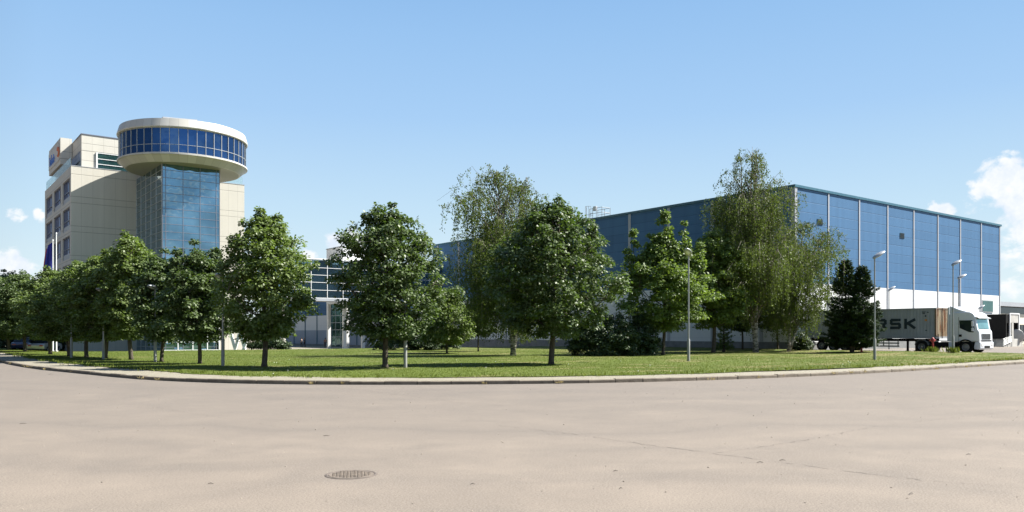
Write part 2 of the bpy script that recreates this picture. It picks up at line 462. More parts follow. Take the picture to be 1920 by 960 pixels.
def quads_mesh(name, V, mat, parent=None):
    """V: (n,4,3) array -> mesh of loose quads"""
    n = len(V)
    me = bpy.data.meshes.new(name)
    me.vertices.add(n * 4); me.vertices.foreach_set('co', V.reshape(-1).astype(np.float32))
    me.loops.add(n * 4); me.loops.foreach_set('vertex_index', np.arange(n * 4, dtype=np.int32))
    me.polygons.add(n); me.polygons.foreach_set('loop_start', np.arange(0, n * 4, 4, dtype=np.int32))
    try: me.polygons.foreach_set('loop_total', np.full(n, 4, dtype=np.int32))
    except Exception: pass
    me.update(calc_edges=True)
    return link(name, me, mat, parent)
def unit(a): return a / np.maximum(np.linalg.norm(a, axis=-1, keepdims=True), 1e-9)
def leaves_from(c, t, nrm, L, Wd):
    """diamond leaves: base c, along t, normal hint nrm"""
    t = unit(t); b = unit(np.cross(nrm, t))
    L = L[:, None]; Wd = Wd[:, None]
    return np.stack([c, c + t * L * .45 + b * Wd * .5, c + t * L, c + t * L * .45 - b * Wd * .5], axis=1)

# ------------------------------------------------------------------ terrain
def ss(v, a, b):
    q = max(0., min(1., (v - a) / (b - a))); return q * q * (3 - 2 * q)
def gz(x, y):
    dep = -.75 * ss(y, 80, 92) * ss(x, 8, 20)
    dep *= 1 - ss(y, 190, 230)
    yard = .15 * ss(x, 58, 67) * ss(y, 21, 27) * (1 - ss(y, 60, 80))
    return dep + yard
def grid_axis(lo, hi, step, far):
    a = list(np.arange(lo, hi + .01, step))
    return [-far, -far / 2, -far / 5] + a + [hi + far / 5, hi + far / 2, hi + far]
gx = grid_axis(-40, 160, 4, 3000); gy = grid_axis(-40, 240, 4, 3000)
g = MB()
g.v = [(x, y, gz(x, y)) for y in gy for x in gx]
nx = len(gx)
g.f = [(j * nx + i, j * nx + i + 1, (j + 1) * nx + i + 1, (j + 1) * nx + i) for j in range(len(gy) - 1) for i in range(nx - 1)]
g.mi = [0] * len(g.f)
tag(g.build('road', 'asphalt', smooth=True), kind='structure')

ctrl = [(4.4, 190), (4.6, 120), (4.8, 75), (4.9, 57.4), (5.3, 47), (6.3, 39.5), (7.4, 33), (8.75, 29.5), (10.6, 26.9), (13.2, 24.5), (16.1, 22.6), (19.4, 20.9), (23.7, 19.6), (29, 18.8), (36, 18.5), (52, 18.9), (80, 19.3), (160, 20)]
def catmull(c, step):
    out = []
    for i in range(len(c) - 1):
        p0 = Vector(c[max(i - 1, 0)]); p1 = Vector(c[i]); p2 = Vector(c[i + 1]); p3 = Vector(c[min(i + 2, len(c) - 1)])
        n = max(1, int((p2 - p1).length / step))
        for k in range(n):
            t = k / n
            out.append(.5 * ((2 * p1) + (-p0 + p2) * t + (2 * p0 - 5 * p1 + 4 * p2 - p3) * t * t + (-p0 + 3 * p1 - 3 * p2 + p3) * t ** 3))
    out.append(Vector(c[-1])); return out
kp = catmull(ctrl, 1.0)
# normals pointing to the lawn side (left of travel direction here: path runs from far-left to right)
kn = []
for i in range(len(kp)):
    t = (kp[min(i + 1, len(kp) - 1)] - kp[max(i - 1, 0)]).normalized()
    kn.append(Vector((-t.y, t.x)))
# path travels down the left leg and then right: lawn lies to its left
krng = random.Random(3)
kb = MB()
acc = 0
for i in range(len(kp) - 1):
    a, b = kp[i], kp[i + 1]; na, nb = kn[i], kn[i + 1]
    t = (b - a).normalized(); g0 = a + t * .012; g1 = b - t * .012
    dz = krng.uniform(-.012, .012); off = krng.uniform(-.015, .015)
    pts = []
    for q, nn in ((g0, na), (g1, nb)):
        z = gz(q.x, q.y)
        o0 = q + nn * off; o1 = q + nn * (.20 + off)
        pts.append([(o0.x, o0.y, z - .05), (o0.x, o0.y, z + .105 + dz), (o0.x + nn.x * .025, o0.y + nn.y * .025, z + .13 + dz), (o1.x, o1.y, z + .13 + dz), (o1.x, o1.y, z - .05)])
    vs = pts[0] + pts[1]
    kb.add(vs, [(j, j + 1, j + 6, j + 5) for j in range(4)] + [(0, 4, 3, 2, 1), (5, 6, 7, 8, 9)])
tag(kb.build('kerb', 'kerb'), kind='structure')
def strip(name, mat, d0, d1, z):
    s = MB()
    for i in range(len(kp)):
        for d in (d0, d1):
            q = kp[i] + kn[i] * (d(i) if callable(d) else d)
            s.v.append((q.x, q.y, gz(q.x, q.y) + z))
    s.f = [(2 * i, 2 * i + 1, 2 * i + 3, 2 * i + 2) for i in range(len(kp) - 1)]; s.mi = [0] * len(s.f)
    return tag(s.build(name, mat), kind='structure')
pv_w = lambda i: 2.2 - .6 * ss(kp[i].x, 25, 45)
strip('footpath', 'paving', .19, lambda i: pv_w(i) + .5, .118)
# lawn polygon
edge = []
prnd = random.Random(5)
for i in range(len(kp)):
    q = kp[i]
    if q.y > 112 or q.x > 64: continue
    wob = .12 * math.sin(i * 1.7) + .09 * math.sin(i * .63 + 1) + prnd.uniform(-.05, .05)
    p_ = kp[i] + kn[i] * (pv_w(i) + wob)
    edge.append((p_.x, p_.y))
edge += [(66.2, 21.6), (68.0, 23.6), (68.2, 25.6), (66.8, 28), (67.4, 32), (67.6, 38), (67.2, 44), (67.6, 47), (67.7, 60), (67.7, 84), (60, 87), (36, 86.5), (20, 86), (13, 88), (11, 112)]
bm = bmesh.new()
vs = [bm.verts.new((x, y, 0)) for x, y in edge]
bm.faces.new(vs)
bmesh.ops.triangulate(bm, faces=bm.faces)
# slice into 3 m cells so that it follows the ground
for a in np.arange(0, 72, 3.): bmesh.ops.bisect_plane(bm, geom=bm.verts[:] + bm.edges[:] + bm.faces[:], plane_co=(a, 0, 0), plane_no=(1, 0, 0))
for a in np.arange(15, 114, 3.): bmesh.ops.bisect_plane(bm, geom=bm.verts[:] + bm.edges[:] + bm.faces[:], plane_co=(0, a, 0), plane_no=(0, 1, 0))
def lz(x, y): return gz(x, y) + .145 + .03 * math.sin(x * .31 + 1) * math.sin(y * .27)
for v in bm.verts: v.co.z = lz(v.co.x, v.co.y)
bmesh.ops.recalc_face_normals(bm, faces=bm.faces)
me = bpy.data.meshes.new('lawn'); bm.to_mesh(me); bm.free()
lawn = tag(link('lawn', me, 'lawn'), kind='structure')
if me.polygons[0].normal.z < 0: me.flip_normals()
me.polygons.foreach_set('use_smooth', [True] * len(me.polygons))
EP = np.array(edge)
def inside(x, y):
    x = np.asarray(x); y = np.asarray(y); r = np.zeros(x.shape, bool)
    n = len(EP)
    for i in range(n):
        x0, y0 = EP[i]; x1, y1 = EP[(i + 1) % n]
        c = ((y0 > y) != (y1 > y)) & (x < (x1 - x0) * (y - y0) / (y1 - y0 + 1e-12) + x0)
        r ^= c
    return r
# yard apron in lighter concrete beside the warehouse
ya = MB(); ya.v = []
def sheet(name, mat, x0, x1, y0, y1, z, n=8):
    s = MB()
    for j in range(n + 1):
        for i in range(n + 1):
            x = x0 + (x1 - x0) * i / n; y = y0 + (y1 - y0) * j / n
            s.v.append((x, y, gz(x, y) + z))
    s.f = [(j * (n + 1) + i, j * (n + 1) + i + 1, (j + 1) * (n + 1) + i + 1, (j + 1) * (n + 1) + i) for j in range(n) for i in range(n)]
    s.mi = [0] * len(s.f)
    return tag(s.build(name, mat), kind='structure')
sheet('plaza', 'paving', 8, 68.2, 88.5, 175, .02, 30)

# ------------------------------------------------------------------ warehouse
WX, WY = 68.3, 44.6
BF, BS = 5.84, 6.05
WH = 16.0; ZB = 6.75
XE = WX + 8 * BF; YE = 110.4
wh = empty('warehouse', (WX, WY, 0)); tag(wh, 'long tall blue and white clad warehouse on the right, with light grey pilasters', 'warehouse')
def wbox(name, mat, x0, x1, y0, y1, z0, z1, parent, org, bevel=0):
    b = MB(); b.box(x0 - org[0], x1 - org[0], y0 - org[1], y1 - org[1], z0 - org[2], z1 - org[2])
    return b.build(name, mat, parent, bevel=bevel)
O = (WX, WY, 0)
wbox('blue_wall', 'blue_cladding', WX, XE, WY, YE, ZB, WH, wh, O)
wbox('white_wall', 'white_cladding', WX, XE, WY, YE, .95, ZB - .003, wh, O)
wbox('plinth', 'plinth', WX - .05, XE + .05, WY - .05, YE + .05, -1.2, .95, wh, O)
tr = MB()
for (a, b_, c, d) in ((WX - .12, XE + .12, WY - .12, WY + .1), (WX - .12, XE + .12, YE - .1, YE + .12), (WX - .12, WX + .1, WY + .1, YE - .1), (XE - .1, XE + .12, WY + .1, YE - .1)):
    tr.box(a - WX, b_ - WX, c - WY, d - WY, WH - .12, WH + .12)
tr.build('roof_trim', 'teal_trim', wh)
wbox('roof', 'roof_grey', WX + .1, XE - .1, WY + .1, YE - .1, WH, WH + .08, wh, O)
def pil(x0, x1, y0, y1, z0=.96, z1=WH - .14): return wbox('pilaster', 'pilaster_grey', x0, x1, y0, y1, z0, z1, wh, O, .02)
for k in range(9):
    x = WX + k * BF
    pw = .34 if k in (0,) else .24
    if k == 8: x -= .3
    if k == 0: continue
    pil(x - pw / 2, x + pw / 2, WY - .06, WY - .003)
pil(WX - .06, WX + .36, WY - .06, WY - .003)
for k in range(11):
    y = 48.35 + k * BS
    if y > YE: break
    pil(WX - .06, WX - .003, y - .2, y + .2)
pil(WX - .06, WX - .003, WY + .01, WY + .4)
def vent(x, z, parent, org, y):
    f = MB(); f.box(x - .5 - org[0], x + .5 - org[0], y - .03 - org[1], y - .004 - org[1], z - .30, z + .30)
    fo = f.build('vent', 'teal_trim', parent)
    s = MB()
    for k in range(5):
        zz = z - .24 + k * .12
        s.obox((x - org[0], y - .055 - org[1], zz), (.46, 0, 0), (0, .022, -.02), (0, .004, .008))
    s.build('louvre', 'black_metal', fo)
vent(P(1540, 1)[0] * 0 + 72.6, 1.75 + 207 / F * 80.5, wh, O, WY)
vent(89.0, 1.75 + (626 - 442) / F * 89.5, wh, O, WY)
# drain pipe down the side wall + caged roof ladder
def cage():
    y = 72.9; x = WX - .2
    L = MB()
    for dy in (-.28, .28): L.tube([(x - WX, y + dy - WY, 6), (x - WX, y + dy - WY, WH + 1.3)], .035, 6)
    for k in range(36): L.tube([(x - WX, y - .28 - WY, 6.2 + k * .3), (x - WX, y + .28 - WY, 6.2 + k * .3)], .02, 5)
    lo = L.build('ladder', 'galvanised', wh)
    C = MB()
    for k in range(9):
        z = 9 + k * 1.06
        pts = [(x - WX - .42 + .42 * math.cos(a), y - WY + .4 * math.sin(a), z) for a in [R(90 + 180 * q / 8) for q in range(9)]]
        C.tube(pts, .025, 5)
    for q in range(0, 9, 2):
        a = R(90 + 180 * q / 8); px_, py_ = x - WX - .42 + .42 * math.cos(a), y - WY + .4 * math.sin(a)
        C.tube([(px_, py_, 9), (px_, py_, WH + 1.5)], .02, 5)
    C.build('safety_cage', 'galvanised', lo)
    Q = MB()
    for (xx, yy) in ((.1, -.6), (1.5, -.6), (1.5, -1.6), (.1, -1.6), (.1, .6), (1.5, .6)): Q.tube([(xx, y + yy - WY, WH), (xx, y + yy - WY, WH + 1.35)], .035, 6)
    for z in (WH + .7, WH + 1.32):
        Q.tube([(.1, y - 1.6 - WY, z), (.1, y + .6 - WY, z)], .03, 6); Q.tube([(1.5, y - 1.6 - WY, z), (1.5, y + .6 - WY, z)], .03, 6)
        Q.tube([(.1, y - 1.6 - WY, z), (1.5, y - 1.6 - WY, z)], .03, 6)
    Q.build('guard_rail', 'galvanised', wh)
    Lq = MB(); Lq.box(-.25, .05, y - WY - .85, y - WY - .35, WH + .95, WH + 1.5)
    fl = Lq.build('floodlight', 'lamp_shell', wh, bevel=.03)
    L2 = MB(); L2.box(-.27, -.253, y - WY - .8, y - WY - .4, WH + 1.0, WH + 1.45); L2.build('lens', 'lamp_lens', fl)
cage()
# loading dock at the far end of the front wall
def dock():
    Y0 = WY; x0, x1 = 108.9, 112.6
    wx = MB(); wx.box(x0 + .5 - WX, x1 - WX, -.08, -.004, 4.5, 6.1)
    wo = wx.build('window', 'mullion_light', wh)
    q = MB(); q.box(x0 + .65 - WX, x1 - .15 - WX, -.11, -.083, 4.63, 5.97); q.build('pane', 'glass_green', wo)
    d = MB()   # dark dock shelter: side cheeks, head, back
    a, b_ = x0 - WX, x1 - WX
    d.box(a, a + .25, -3.0, -.01, 1.15, 4.2); d.box(b_ - .2, b_, -3.0, -.01, 1.15, 4.2)
    d.box(a + .26, b_ - .21, -3.0, -.01, 3.1, 4.2)
    do = d.build('dock_shelter', 'black_metal', wh)
    f = MB()
    f.box(a + .85, a + 1.02, -3.14, -3.01, 0.0, 4.35); f.box(b_ - .12, b_ + .08, -3.14, -3.01, .9, 4.35); f.box(a + 1.03, b_ - .13, -3.14, -3.01, 4.2, 4.36)
    f.build('dock_frame', 'white_metal', do)
    c = MB(); c.box(a + 1.03, b_ - .13, -3.08, -3.02, 3.15, 4.19); c.build('dock_curtain', 'concrete', do)
    c = MB(); c.box(a + 1.5, a + 2.1, -3.07, -3.02, 1.15, 3.14); c.build('dock_flap', 'concrete', do)
    p = MB(); p.box(a + .2, b_ + .8, -3.2, -.06, -.2, 1.13); p.build('dock_platform', 'concrete', wh, bevel=.02)
    r = MB()
    for k in range(6): r.tube([(a - 1.6, -3.3, .35 + k * .16), (a + .9, -3.3, .8 + k * .16 * .8)], .03, 6)
    for xx, zz in ((a - 1.6, 1.15), (a + .9, 1.65), (a - .35, 1.4)): r.tube([(xx, -3.3, .1), (xx, -3.3, zz)], .035, 6)
    ro = r.build('stair_rail', 'galvanised', wh)
    st = MB()
    for k in range(5): st.box(a - 1.6 + k * .42, a + .19, -3.2, -2.2, -.1 + k * .22, .12 + k * .22)
    st.build('stairs', 'concrete', wh)
dock()

# lower wing of the warehouse beyond the glass bridge
an = empty('warehouse_wing', (WX, YE, -.8)); tag(an, 'low dark blue and white building wing seen under the glass bridge', 'building')
OA = (WX, YE, -.8)
wbox('blue_wall', 'blue_cladding', WX + .02, 95, YE + .15, 182, 5.5, 11.5, an, OA)
wbox('white_wall', 'white_cladding', WX + .02, 95, YE + .15, 182, 2.5, 5.497, an, OA)
wbox('grey_wall', 'annex_grey', WX + .02, 95, YE + .15, 182, -.35, 2.497, an, OA)
wbox('plinth', 'plinth', WX - .03, 95.05, YE + .15, 182.05, -1.5, -.353, an, OA)
for k in range(1, 12):
    y = 113.2 + k * BS
    if 141 < y < 151: continue
    wbox('pilaster', 'teal_trim', WX - .1, WX + .015, y - .13, y + .13, -.35, 11.5, an, OA)
for y in (141.2, 149.3): wbox('column', 'white_metal', WX - .5, WX + .01, y - .6, y + .6, -.9, 11.4, an, OA)
eg = MB(); eg.box(-.12, .015, 141.9 - YE, 148.6 - YE, .2, 9.5); ego = eg.build('entrance_glazing', 'glass_green', an)
q = MB()
for k in range(7): q.box(-.16, -.125, 141.9 - YE, 148.6 - YE, .5 + k * 1.4, .6 + k * 1.4)
for k in range(4): q.box(-.2, -.165, 141.9 - YE + k * 2.2, 142.0 - YE + k * 2.2, .2, 9.5)
q.build('mullion_grid', 'mullion_light', ego)
dq = MB(); dq.box(-.3, -.22, 142.1 - YE, 143.3 - YE, .2, 3.0); dq.build('entrance_door', 'interior_dark', an)

# rooftop stair box behind the bridge
sb = empty('stair_tower', (53.3, 111, 0)); tag(sb, 'plain pale box-shaped stair tower rising behind the glass bridge', 'tower')
b = MB(); b.box(0, 3.7, .8, 6.8, 6.4, 15.0); b.build('wall', 'white_metal', sb)
for xx in (.05, 3.2):
    for yy in (.85, 6.3): b = MB(); b.box(xx, xx + .45, yy, yy + .45, -1.5, 6.397); b.build('pillar', 'white_metal', sb)
b = MB(); b.box(-.08, 3.78, .72, 6.88, 15.0, 15.12); b.build('roof_trim', 'pilaster_grey', sb)

# ------------------------------------------------------------------ curtain walls
def curtain(name, parent, p0, du, length, z0, z1, cols, rows, gm, mm, depth=.07, mw=.05, thick=.12, split=None):
    """glass wall from p0 (world xy rel. to parent) along du; cols, rows = positions of mullions; the outward side is right of du"""
    du = Vector((du[0], du[1], 0)).normalized(); nrm = Vector((du.y, -du.x, 0))
    p0 = Vector((p0[0], p0[1], 0))
    b = MB(); c = p0 + du * length / 2 + Vector((0, 0, (z0 + z1) / 2)) - nrm * thick / 2
    b.obox(c, du * length / 2, nrm * thick / 2, Vector((0, 0, (z1 - z0) / 2)))
    go = b.build(name, gm, parent)
    g_ = MB()
    for s_ in cols:
        g_.obox(p0 + du * s_ + Vector((0, 0, (z0 + z1) / 2)) + nrm * (depth / 2 + .003), du * mw / 2, nrm * depth / 2, Vector((0, 0, (z1 - z0) / 2)))
    for z in rows:
        g_.obox(p0 + du * length / 2 + Vector((0, 0, z)) + nrm * (depth * .4 + .003), du * length / 2, nrm * depth * .38, Vector((0, 0, mw * .45)))
    g_.build('mullion_grid', mm, go)
    return go

# ------------------------------------------------------------------ office building
AX, AY = 14.9, 99.3; AW, AD, AH = 19.1, 20.0, 20.25
of = empty('office_building', (AX, AY, -.75)); tag(of, 'cream office block with a glass shaft carrying a round glazed lookout floor', 'office building')
OO = (AX, AY, -.75)
G0 = -1.0
# body: set back 0.25 on the left face where the windows are; piers and bands in front
wbox('front_wall', 'cream_panel', AX + .3, AX + AW, AY, AY + AD, G0, AH, of, OO)
# left facade: bands between storeys and piers between the windows (world y ranges)
wins = [(100.15, 105.1), (106.4, 111.7), (113.0, 118.4)]
tops = [19.1 - 3.21 * k for k in range(6)]
fac = MB()
def fb_(y0, y1, z0, z1): fac.box(0, .297, y0 - AY, y1 - AY, z0 + .75, z1 + .75)
fb_(AY, wins[0][0], G0, AH)
fb_(wins[0][1], wins[1][0], G0, AH); fb_(wins[1][1], wins[2][0], G0, AH); fb_(wins[2][1], AY + AD, G0, AH)
for (a, b_) in wins:
    fb_(a, b_, tops[0], AH)
    for k in range(6):
        zt = tops[k]; zb = zt - 2.55; nxt = tops[k + 1] if k < 5 else G0
        fb_(a, b_, nxt, zb)
fac.build('left_wall', 'cream_panel', of)
for (a, b_) in wins:
    for k in range(6):
        zt = tops[k] + .75; zs = zt - 2.0; zb = zt - 2.55
        w_ = MB()
        y0, y1 = a - AY, b_ - AY
        for yy in (y0, y1 - .09): w_.box(.12, .22, yy, yy + .09, zs, zt)
        for j in (1, 2, 3): w_.box(.13, .21, y0 + (y1 - y0) * j / 4 - .04, y0 + (y1 - y0) * j / 4 + .04, zs + .08, zt - .08)
        w_.box(.12, .22, y0 + .09, y1 - .09, zs, zs + .08); w_.box(.12, .22, y0 + .09, y1 - .09, zt - .08, zt)
        w_.box(.14, .20, y0 + .09, y1 - .09, zs + .62, zs + .68)
        wo_ = w_.build('window', 'mullion_dark', of)
        p_ = MB(); p_.box(.23, .27, y0, y1, zs, zt); p_.build('pane', 'glass_window', wo_)
        s_ = MB(); s_.box(.10, .27, y0, y1, zb, zs - .005); s_.build('spandrel', 'pilaster_grey', wo_)
wbox('parapet_cap', 'pilaster_grey', AX - .03, AX + AW + .03, AY - .03, AY + .25, AH, AH + .06, of, OO)
wbox('terrace_roof', 'roof_grey', AX + .05, AX + AW - .05, AY + .26, AY + AD, AH, AH + .03, of, OO)
# penthouse storey
UX, UY = 16.1, 100.35; UH = 24.1
wbox('penthouse_wall', 'cream_upper', UX, UX + 9.5, UY, AY + AD - .4, AH + .03, UH, of, OO)
wbox('penthouse_cap', 'mullion_dark', UX - .06, UX + 9.56, UY - .06, AY + AD - .34, UH, UH + .09, of, OO)
# glazed recess on its front
for (x0, x1, z0, z1, m_) in ((17.55, 21.6, 20.35, 22.25, 'glass_green'), (21.6, 25.4, 20.35, 22.25, 'glass_dark')):
    wo_ = wbox('terrace_window', m_, x0, x1, UY - .05, UY - .004, z0, z1, of, OO)
    q = MB()
    for zz in (20.35, 20.95, 21.55, 22.2): q.box(x0 - AX, x1 - AX, UY - .10 - AY, UY - .054 - AY, zz + .75 - .035, zz + .75 + .035)
    for xx in (x0, x1 - .1) if m_ == 'glass_green' else (x0 + .15, x0 + .9, x0 + 1.7): q.box(xx - AX, xx + .16 - AX, UY - .12 - AY, UY - .103 - AY, z0 + .75, z1 + .75)
    q.build('frame', 'white_metal', wo_)
# ribbon window on its left side
wo_ = wbox('ribbon_window', 'glass_window', UX - .05, UX - .004, 101.3, 111, 21.2, 22.3, of, OO)
q = MB()
for k in range(11): q.box(UX - .10 - AX, UX - .054 - AX, 101.3 + k * .96 - AY, 101.42 + k * .96 - AY, 21.2 + .75, 22.3 + .75)
for zz in (21.2, 22.26): q.box(UX - .10 - AX, UX - .054 - AX, 101.3 - AY, 111 - AY, zz + .75, zz + .79)
q.build('frame', 'mullion_light', wo_)
gl = MB(); gl.box(.02, .04, .4, AD - 1, AH + .75, AH + .75 + 1.0); gl.build('glass_balustrade', 'balustrade_glass', of)
gl = MB(); gl.box(AW - 5.5, AW - .2, .1, .12, AH + .81, AH + .75 + .95); gl.build('glass_balustrade', 'balustrade_glass', of)
# right hand stair core seen beside the shaft has the same height: part of front_wall
# glass shaft
TX0, TX1, TY0 = 21.56, 27.45, 87.95
zr = [k * .8025 + G0 + .75 for k in range(0, 27)]
zr_rel = [z for z in zr if z + .75 < 0] + [k * .8025 for k in range(0, 25)]
cr = curtain('shaft_front', of, (TX0 - AX, TY0 - AY), (1, 0), TX1 - TX0, .0, 19.5 + .75, [.03, .35, 2.08, 3.82, 5.5, 5.86], [k * .8025 + .3 for k in range(25)], 'glass_tower', 'mullion_dark', depth=.05, mw=.05)
curtain('shaft_left_side', of, (TX0 - AX, -.01), (0, -1), AY - TY0 - .005, .0, 19.5 + .75, [.1] + [2.25 * k for k in range(1, 6)], [k * .8025 + .3 for k in range(25)], 'glass_tower', 'mullion_light', depth=.05, mw=.05)
curtain('shaft_right_side', of, (TX1 - AX, TY0 - AY + .005), (0, 1), AY - TY0 - .01, .0, 19.5 + .75, [2.25 * k for k in range(1, 6)], [k * .8025 + .3 for k in range(25)], 'glass_tower', 'mullion_light', depth=.05, mw=.05)
wbox('shaft_core', 'interior_dark', TX0 + .2, TX1 - .2, TY0 + .2, AY - .02, G0, 19.6, of, OO)
# ground floor light mullion frame
q = MB()
for xx in (0.0, 1.5, 3.0, 4.5, 5.75): q.box(TX0 - AX + xx, TX0 - AX + xx + .1, TY0 - AY - .14, TY0 - AY - .06, 0, 3.1)
for zz in (.75, 1.6, 2.4, 3.1): q.box(TX0 - AX, TX1 - AX, TY0 - AY - .13, TY0 - AY - .065, zz, zz + .08)
q.build('entrance_frame', 'white_metal', of)
# round pavilion
RC = (24.72 - AX, 91.6 - AY, .75)
rt = MB(); N = 92
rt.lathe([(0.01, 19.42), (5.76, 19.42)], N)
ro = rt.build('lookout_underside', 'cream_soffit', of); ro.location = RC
rt = MB(); rt.lathe([(5.70, 19.415), (5.80, 19.40), (6.46, 20.0)], N); rt.lathe([(6.46, 20.0), (6.62, 20.06), (6.62, 20.20), (6.46, 20.24)], N)
ro = rt.build('lookout_rim', 'rim_metal', of, smooth='auto'); ro.location = RC
top = MB(); top.lathe([(6.45, 22.78), (6.62, 22.80), (6.66, 22.9), (6.42, 23.72), (6.2, 23.76), (6.1, 23.5), (0.01, 23.5)], N)
to = top.build('lookout_roof', 'rim_metal', of, smooth='auto'); to.location = RC
inn = MB(); inn.lathe([(6.0, 20.24), (6.0, 22.78)], N); ino = inn.build('lookout_interior', 'interior_dark', of); ino.location = RC
mu = MB(); NP = 46
for k in range(NP):
    a = math.tau * k / NP; c, s_ = math.cos(a), math.sin(a)
    mu.obox((6.43 * c, 6.43 * s_, 21.51), (.05 * c, .05 * s_, 0), (-.019 * s_, .019 * c, 0), (0, 0, 1.27))
for z in (20.27, 21.08, 22.75): mu.lathe([(6.38, z - .018), (6.46, z - .018), (6.46, z + .018), (6.38, z + .018)], NP)
moo = mu.build('lookout_mullions', 'mullion_light', of); moo.location = RC
prn = random.Random(4)
for k in range(NP):
    a0 = math.tau * (k + .04) / NP; a1 = math.tau * (k + .96) / NP; r_ = 6.40 + prn.uniform(-.012, .012); r2 = 6.40 + prn.uniform(-.012, .012)
    w_ = MB()
    v = []
    for (rr, aa) in ((r_, a0), (r2, a1), (r2 - .03, a1), (r_ - .03, a0)):
        v += [(rr * math.cos(aa), rr * math.sin(aa), 20.25), (rr * math.cos(aa), rr * math.sin(aa), 22.77)]
    w_.add(v, [(0, 2, 3, 1), (2, 4, 5, 3), (4, 6, 7, 5), (6, 0, 1, 7), (1, 3, 5, 7), (0, 6, 4, 2)])
    wo_ = w_.build('window', 'glass_blue', of); wo_.location = RC
rb = MB(); rb.obox((-1.6, -3.2, 24.12), (1.7, 0, .12), (0, 1.4, 0), (-.003, 0, .05)); rb.obox((-1.6, -3.2, 23.75), (1.5, 0, 0), (0, 1.2, 0), (0, 0, .25))
rbo = rb.build('roof_hatch', 'pilaster_grey', of); rbo.location = RC

# rooftop sign
sg = empty('rooftop_sign', (14.9, 106.3, 21.6)); tag(sg, 'boxy cream rooftop sign with blue lettering and an orange mark, left of the round floor', 'sign')
b = MB(); b.box(-.05, 1.15, 0, 9, 0, 3.1); b.build('sign_box', 'cream_upper', sg)
b = MB(); b.box(-.12, -.053, .8, 8.8, .6, 2.6); b.build('sign_panel', 'sign_back', sg)
lt = MB()
xs = 1.2
for (ww, hh, zz) in ((.5, 1.1, .9), (.5, .7, .9), (.12, 1.2, .9), (.5, .7, .9), (.45, .7, .9), (.12, 1.0, .9), (.5, .7, .9)):
    lt.box(-.2, -.13, 8.6 - xs, 8.6 - xs + .12, zz, zz + hh); lt.box(-.2, -.13, 8.6 - xs - ww + .12, 8.6 - xs, zz + hh * .5, zz + hh * .5 + .14); xs += ww + .2
lt.build('lettering', 'sign_blue', sg)
lt = MB(); lt.tube([(-.14, 1.1 + .45 * math.cos(a), 1.6 + .55 * math.sin(a)) for a in [R(20 + 300 * k / 12) for k in range(13)]], .1, 6)
lt.build('emblem', 'sign_orange', sg)

# ------------------------------------------------------------------ glass bridge
br = empty('glass_bridge', (34.0, 107.5, 6.75)); tag(br, 'glazed two-storey link bridge with a white grid of mullions between office and warehouse', 'bridge')
BL = 34.1; BH = 5.6
curtain('glazing', br, (0, 0), (1, 0), BL, .12, BH, [k * 2.45 + .05 for k in range(14)], [.14, 1.25, 2.35, 3.4, 4.45, 5.5], 'glass_bridge', 'white_metal', depth=.06, mw=.075)
b = MB(); b.box(0, BL, .15, 4.2, -.25, .11); b.box(0, BL, -.12, .14, -.3, .10); b.build('floor_slab', 'pilaster_grey', br)
b = MB(); b.box(-.02, BL, -.12, 4.2, BH + .003, BH + .18); b.build('roof', 'white_metal', br)
b = MB(); b.box(0, BL, .3, 4.0, .12, BH - .01); b.build('interior', 'interior_dark', br)
for xx in (9.0, 27.0):
    b = MB(); b.tube([(xx, 2, -7.6), (xx, 2, -.26)], .35, 16); b.build('pillar', 'concrete', br, smooth='auto')

# ------------------------------------------------------------------ low building and tank on the far right
lb = empty('low_building', (117.5, 52, 0)); tag(lb, 'low flat-roofed building with a cream band at the right edge', 'building')
b = MB(); b.box(0, 40, 0, 20, -.2, 5.9); b.build('wall', 'cream_wall', lb)
b = MB(); b.box(-.6, 40.6, -1.2, 20.5, 5.95, 6.6); b.build('roof', 'pilaster_grey', lb)
b = MB(); b.box(.6, 39, -.08, -.003, 4.9, 5.9); b.build('ribbon_window', 'glass_dark', lb)
b = MB(); b.box(.3, 39, -.5, -.003, 3.2, 4.85); b.build('cream_band', 'cream_wall', lb)
for k in range(9):
    w_ = MB(); w_.box(.5 + k * 4.2, 4.3 + k * 4.2, -.08, -.003, .6, 3.15); wo_ = w_.build('window', 'glass_dark', lb)
    q = MB()
    for j in range(4): q.box(.5 + k * 4.2 + j * 1.22, .6 + k * 4.2 + j * 1.22, -.13, -.083, .6, 3.15)
    q.build('frame', 'mullion_dark', wo_)
x, y = P(1897, 103)
tk = empty('storage_tank', (x, y, gz(x, y)), R(38)); tag(tk, 'pale grey horizontal storage tank on legs by the loading dock', 'tank')
b = MB(); pts = [(-1.85, 0, 1.3), (-1.8, 0, 1.3), (-1.6, 0, 1.3), (1.6, 0, 1.3), (1.8, 0, 1.3), (1.85, 0, 1.3)]
b.tube(pts, [.6, .85, .92, .92, .85, .6], 28); b.build('vessel', 'tank_grey', tk, smooth='auto')
for xx in (-1.1, 1.1):
    b = MB(); b.box(xx - .12, xx + .12, -.75, -.5, -.1, .7); b.box(xx - .12, xx + .12, .5, .75, -.1, .7); b.box(xx - .1, xx + .1, -.8, .8, .5, .62); b.build('leg', 'concrete', tk)

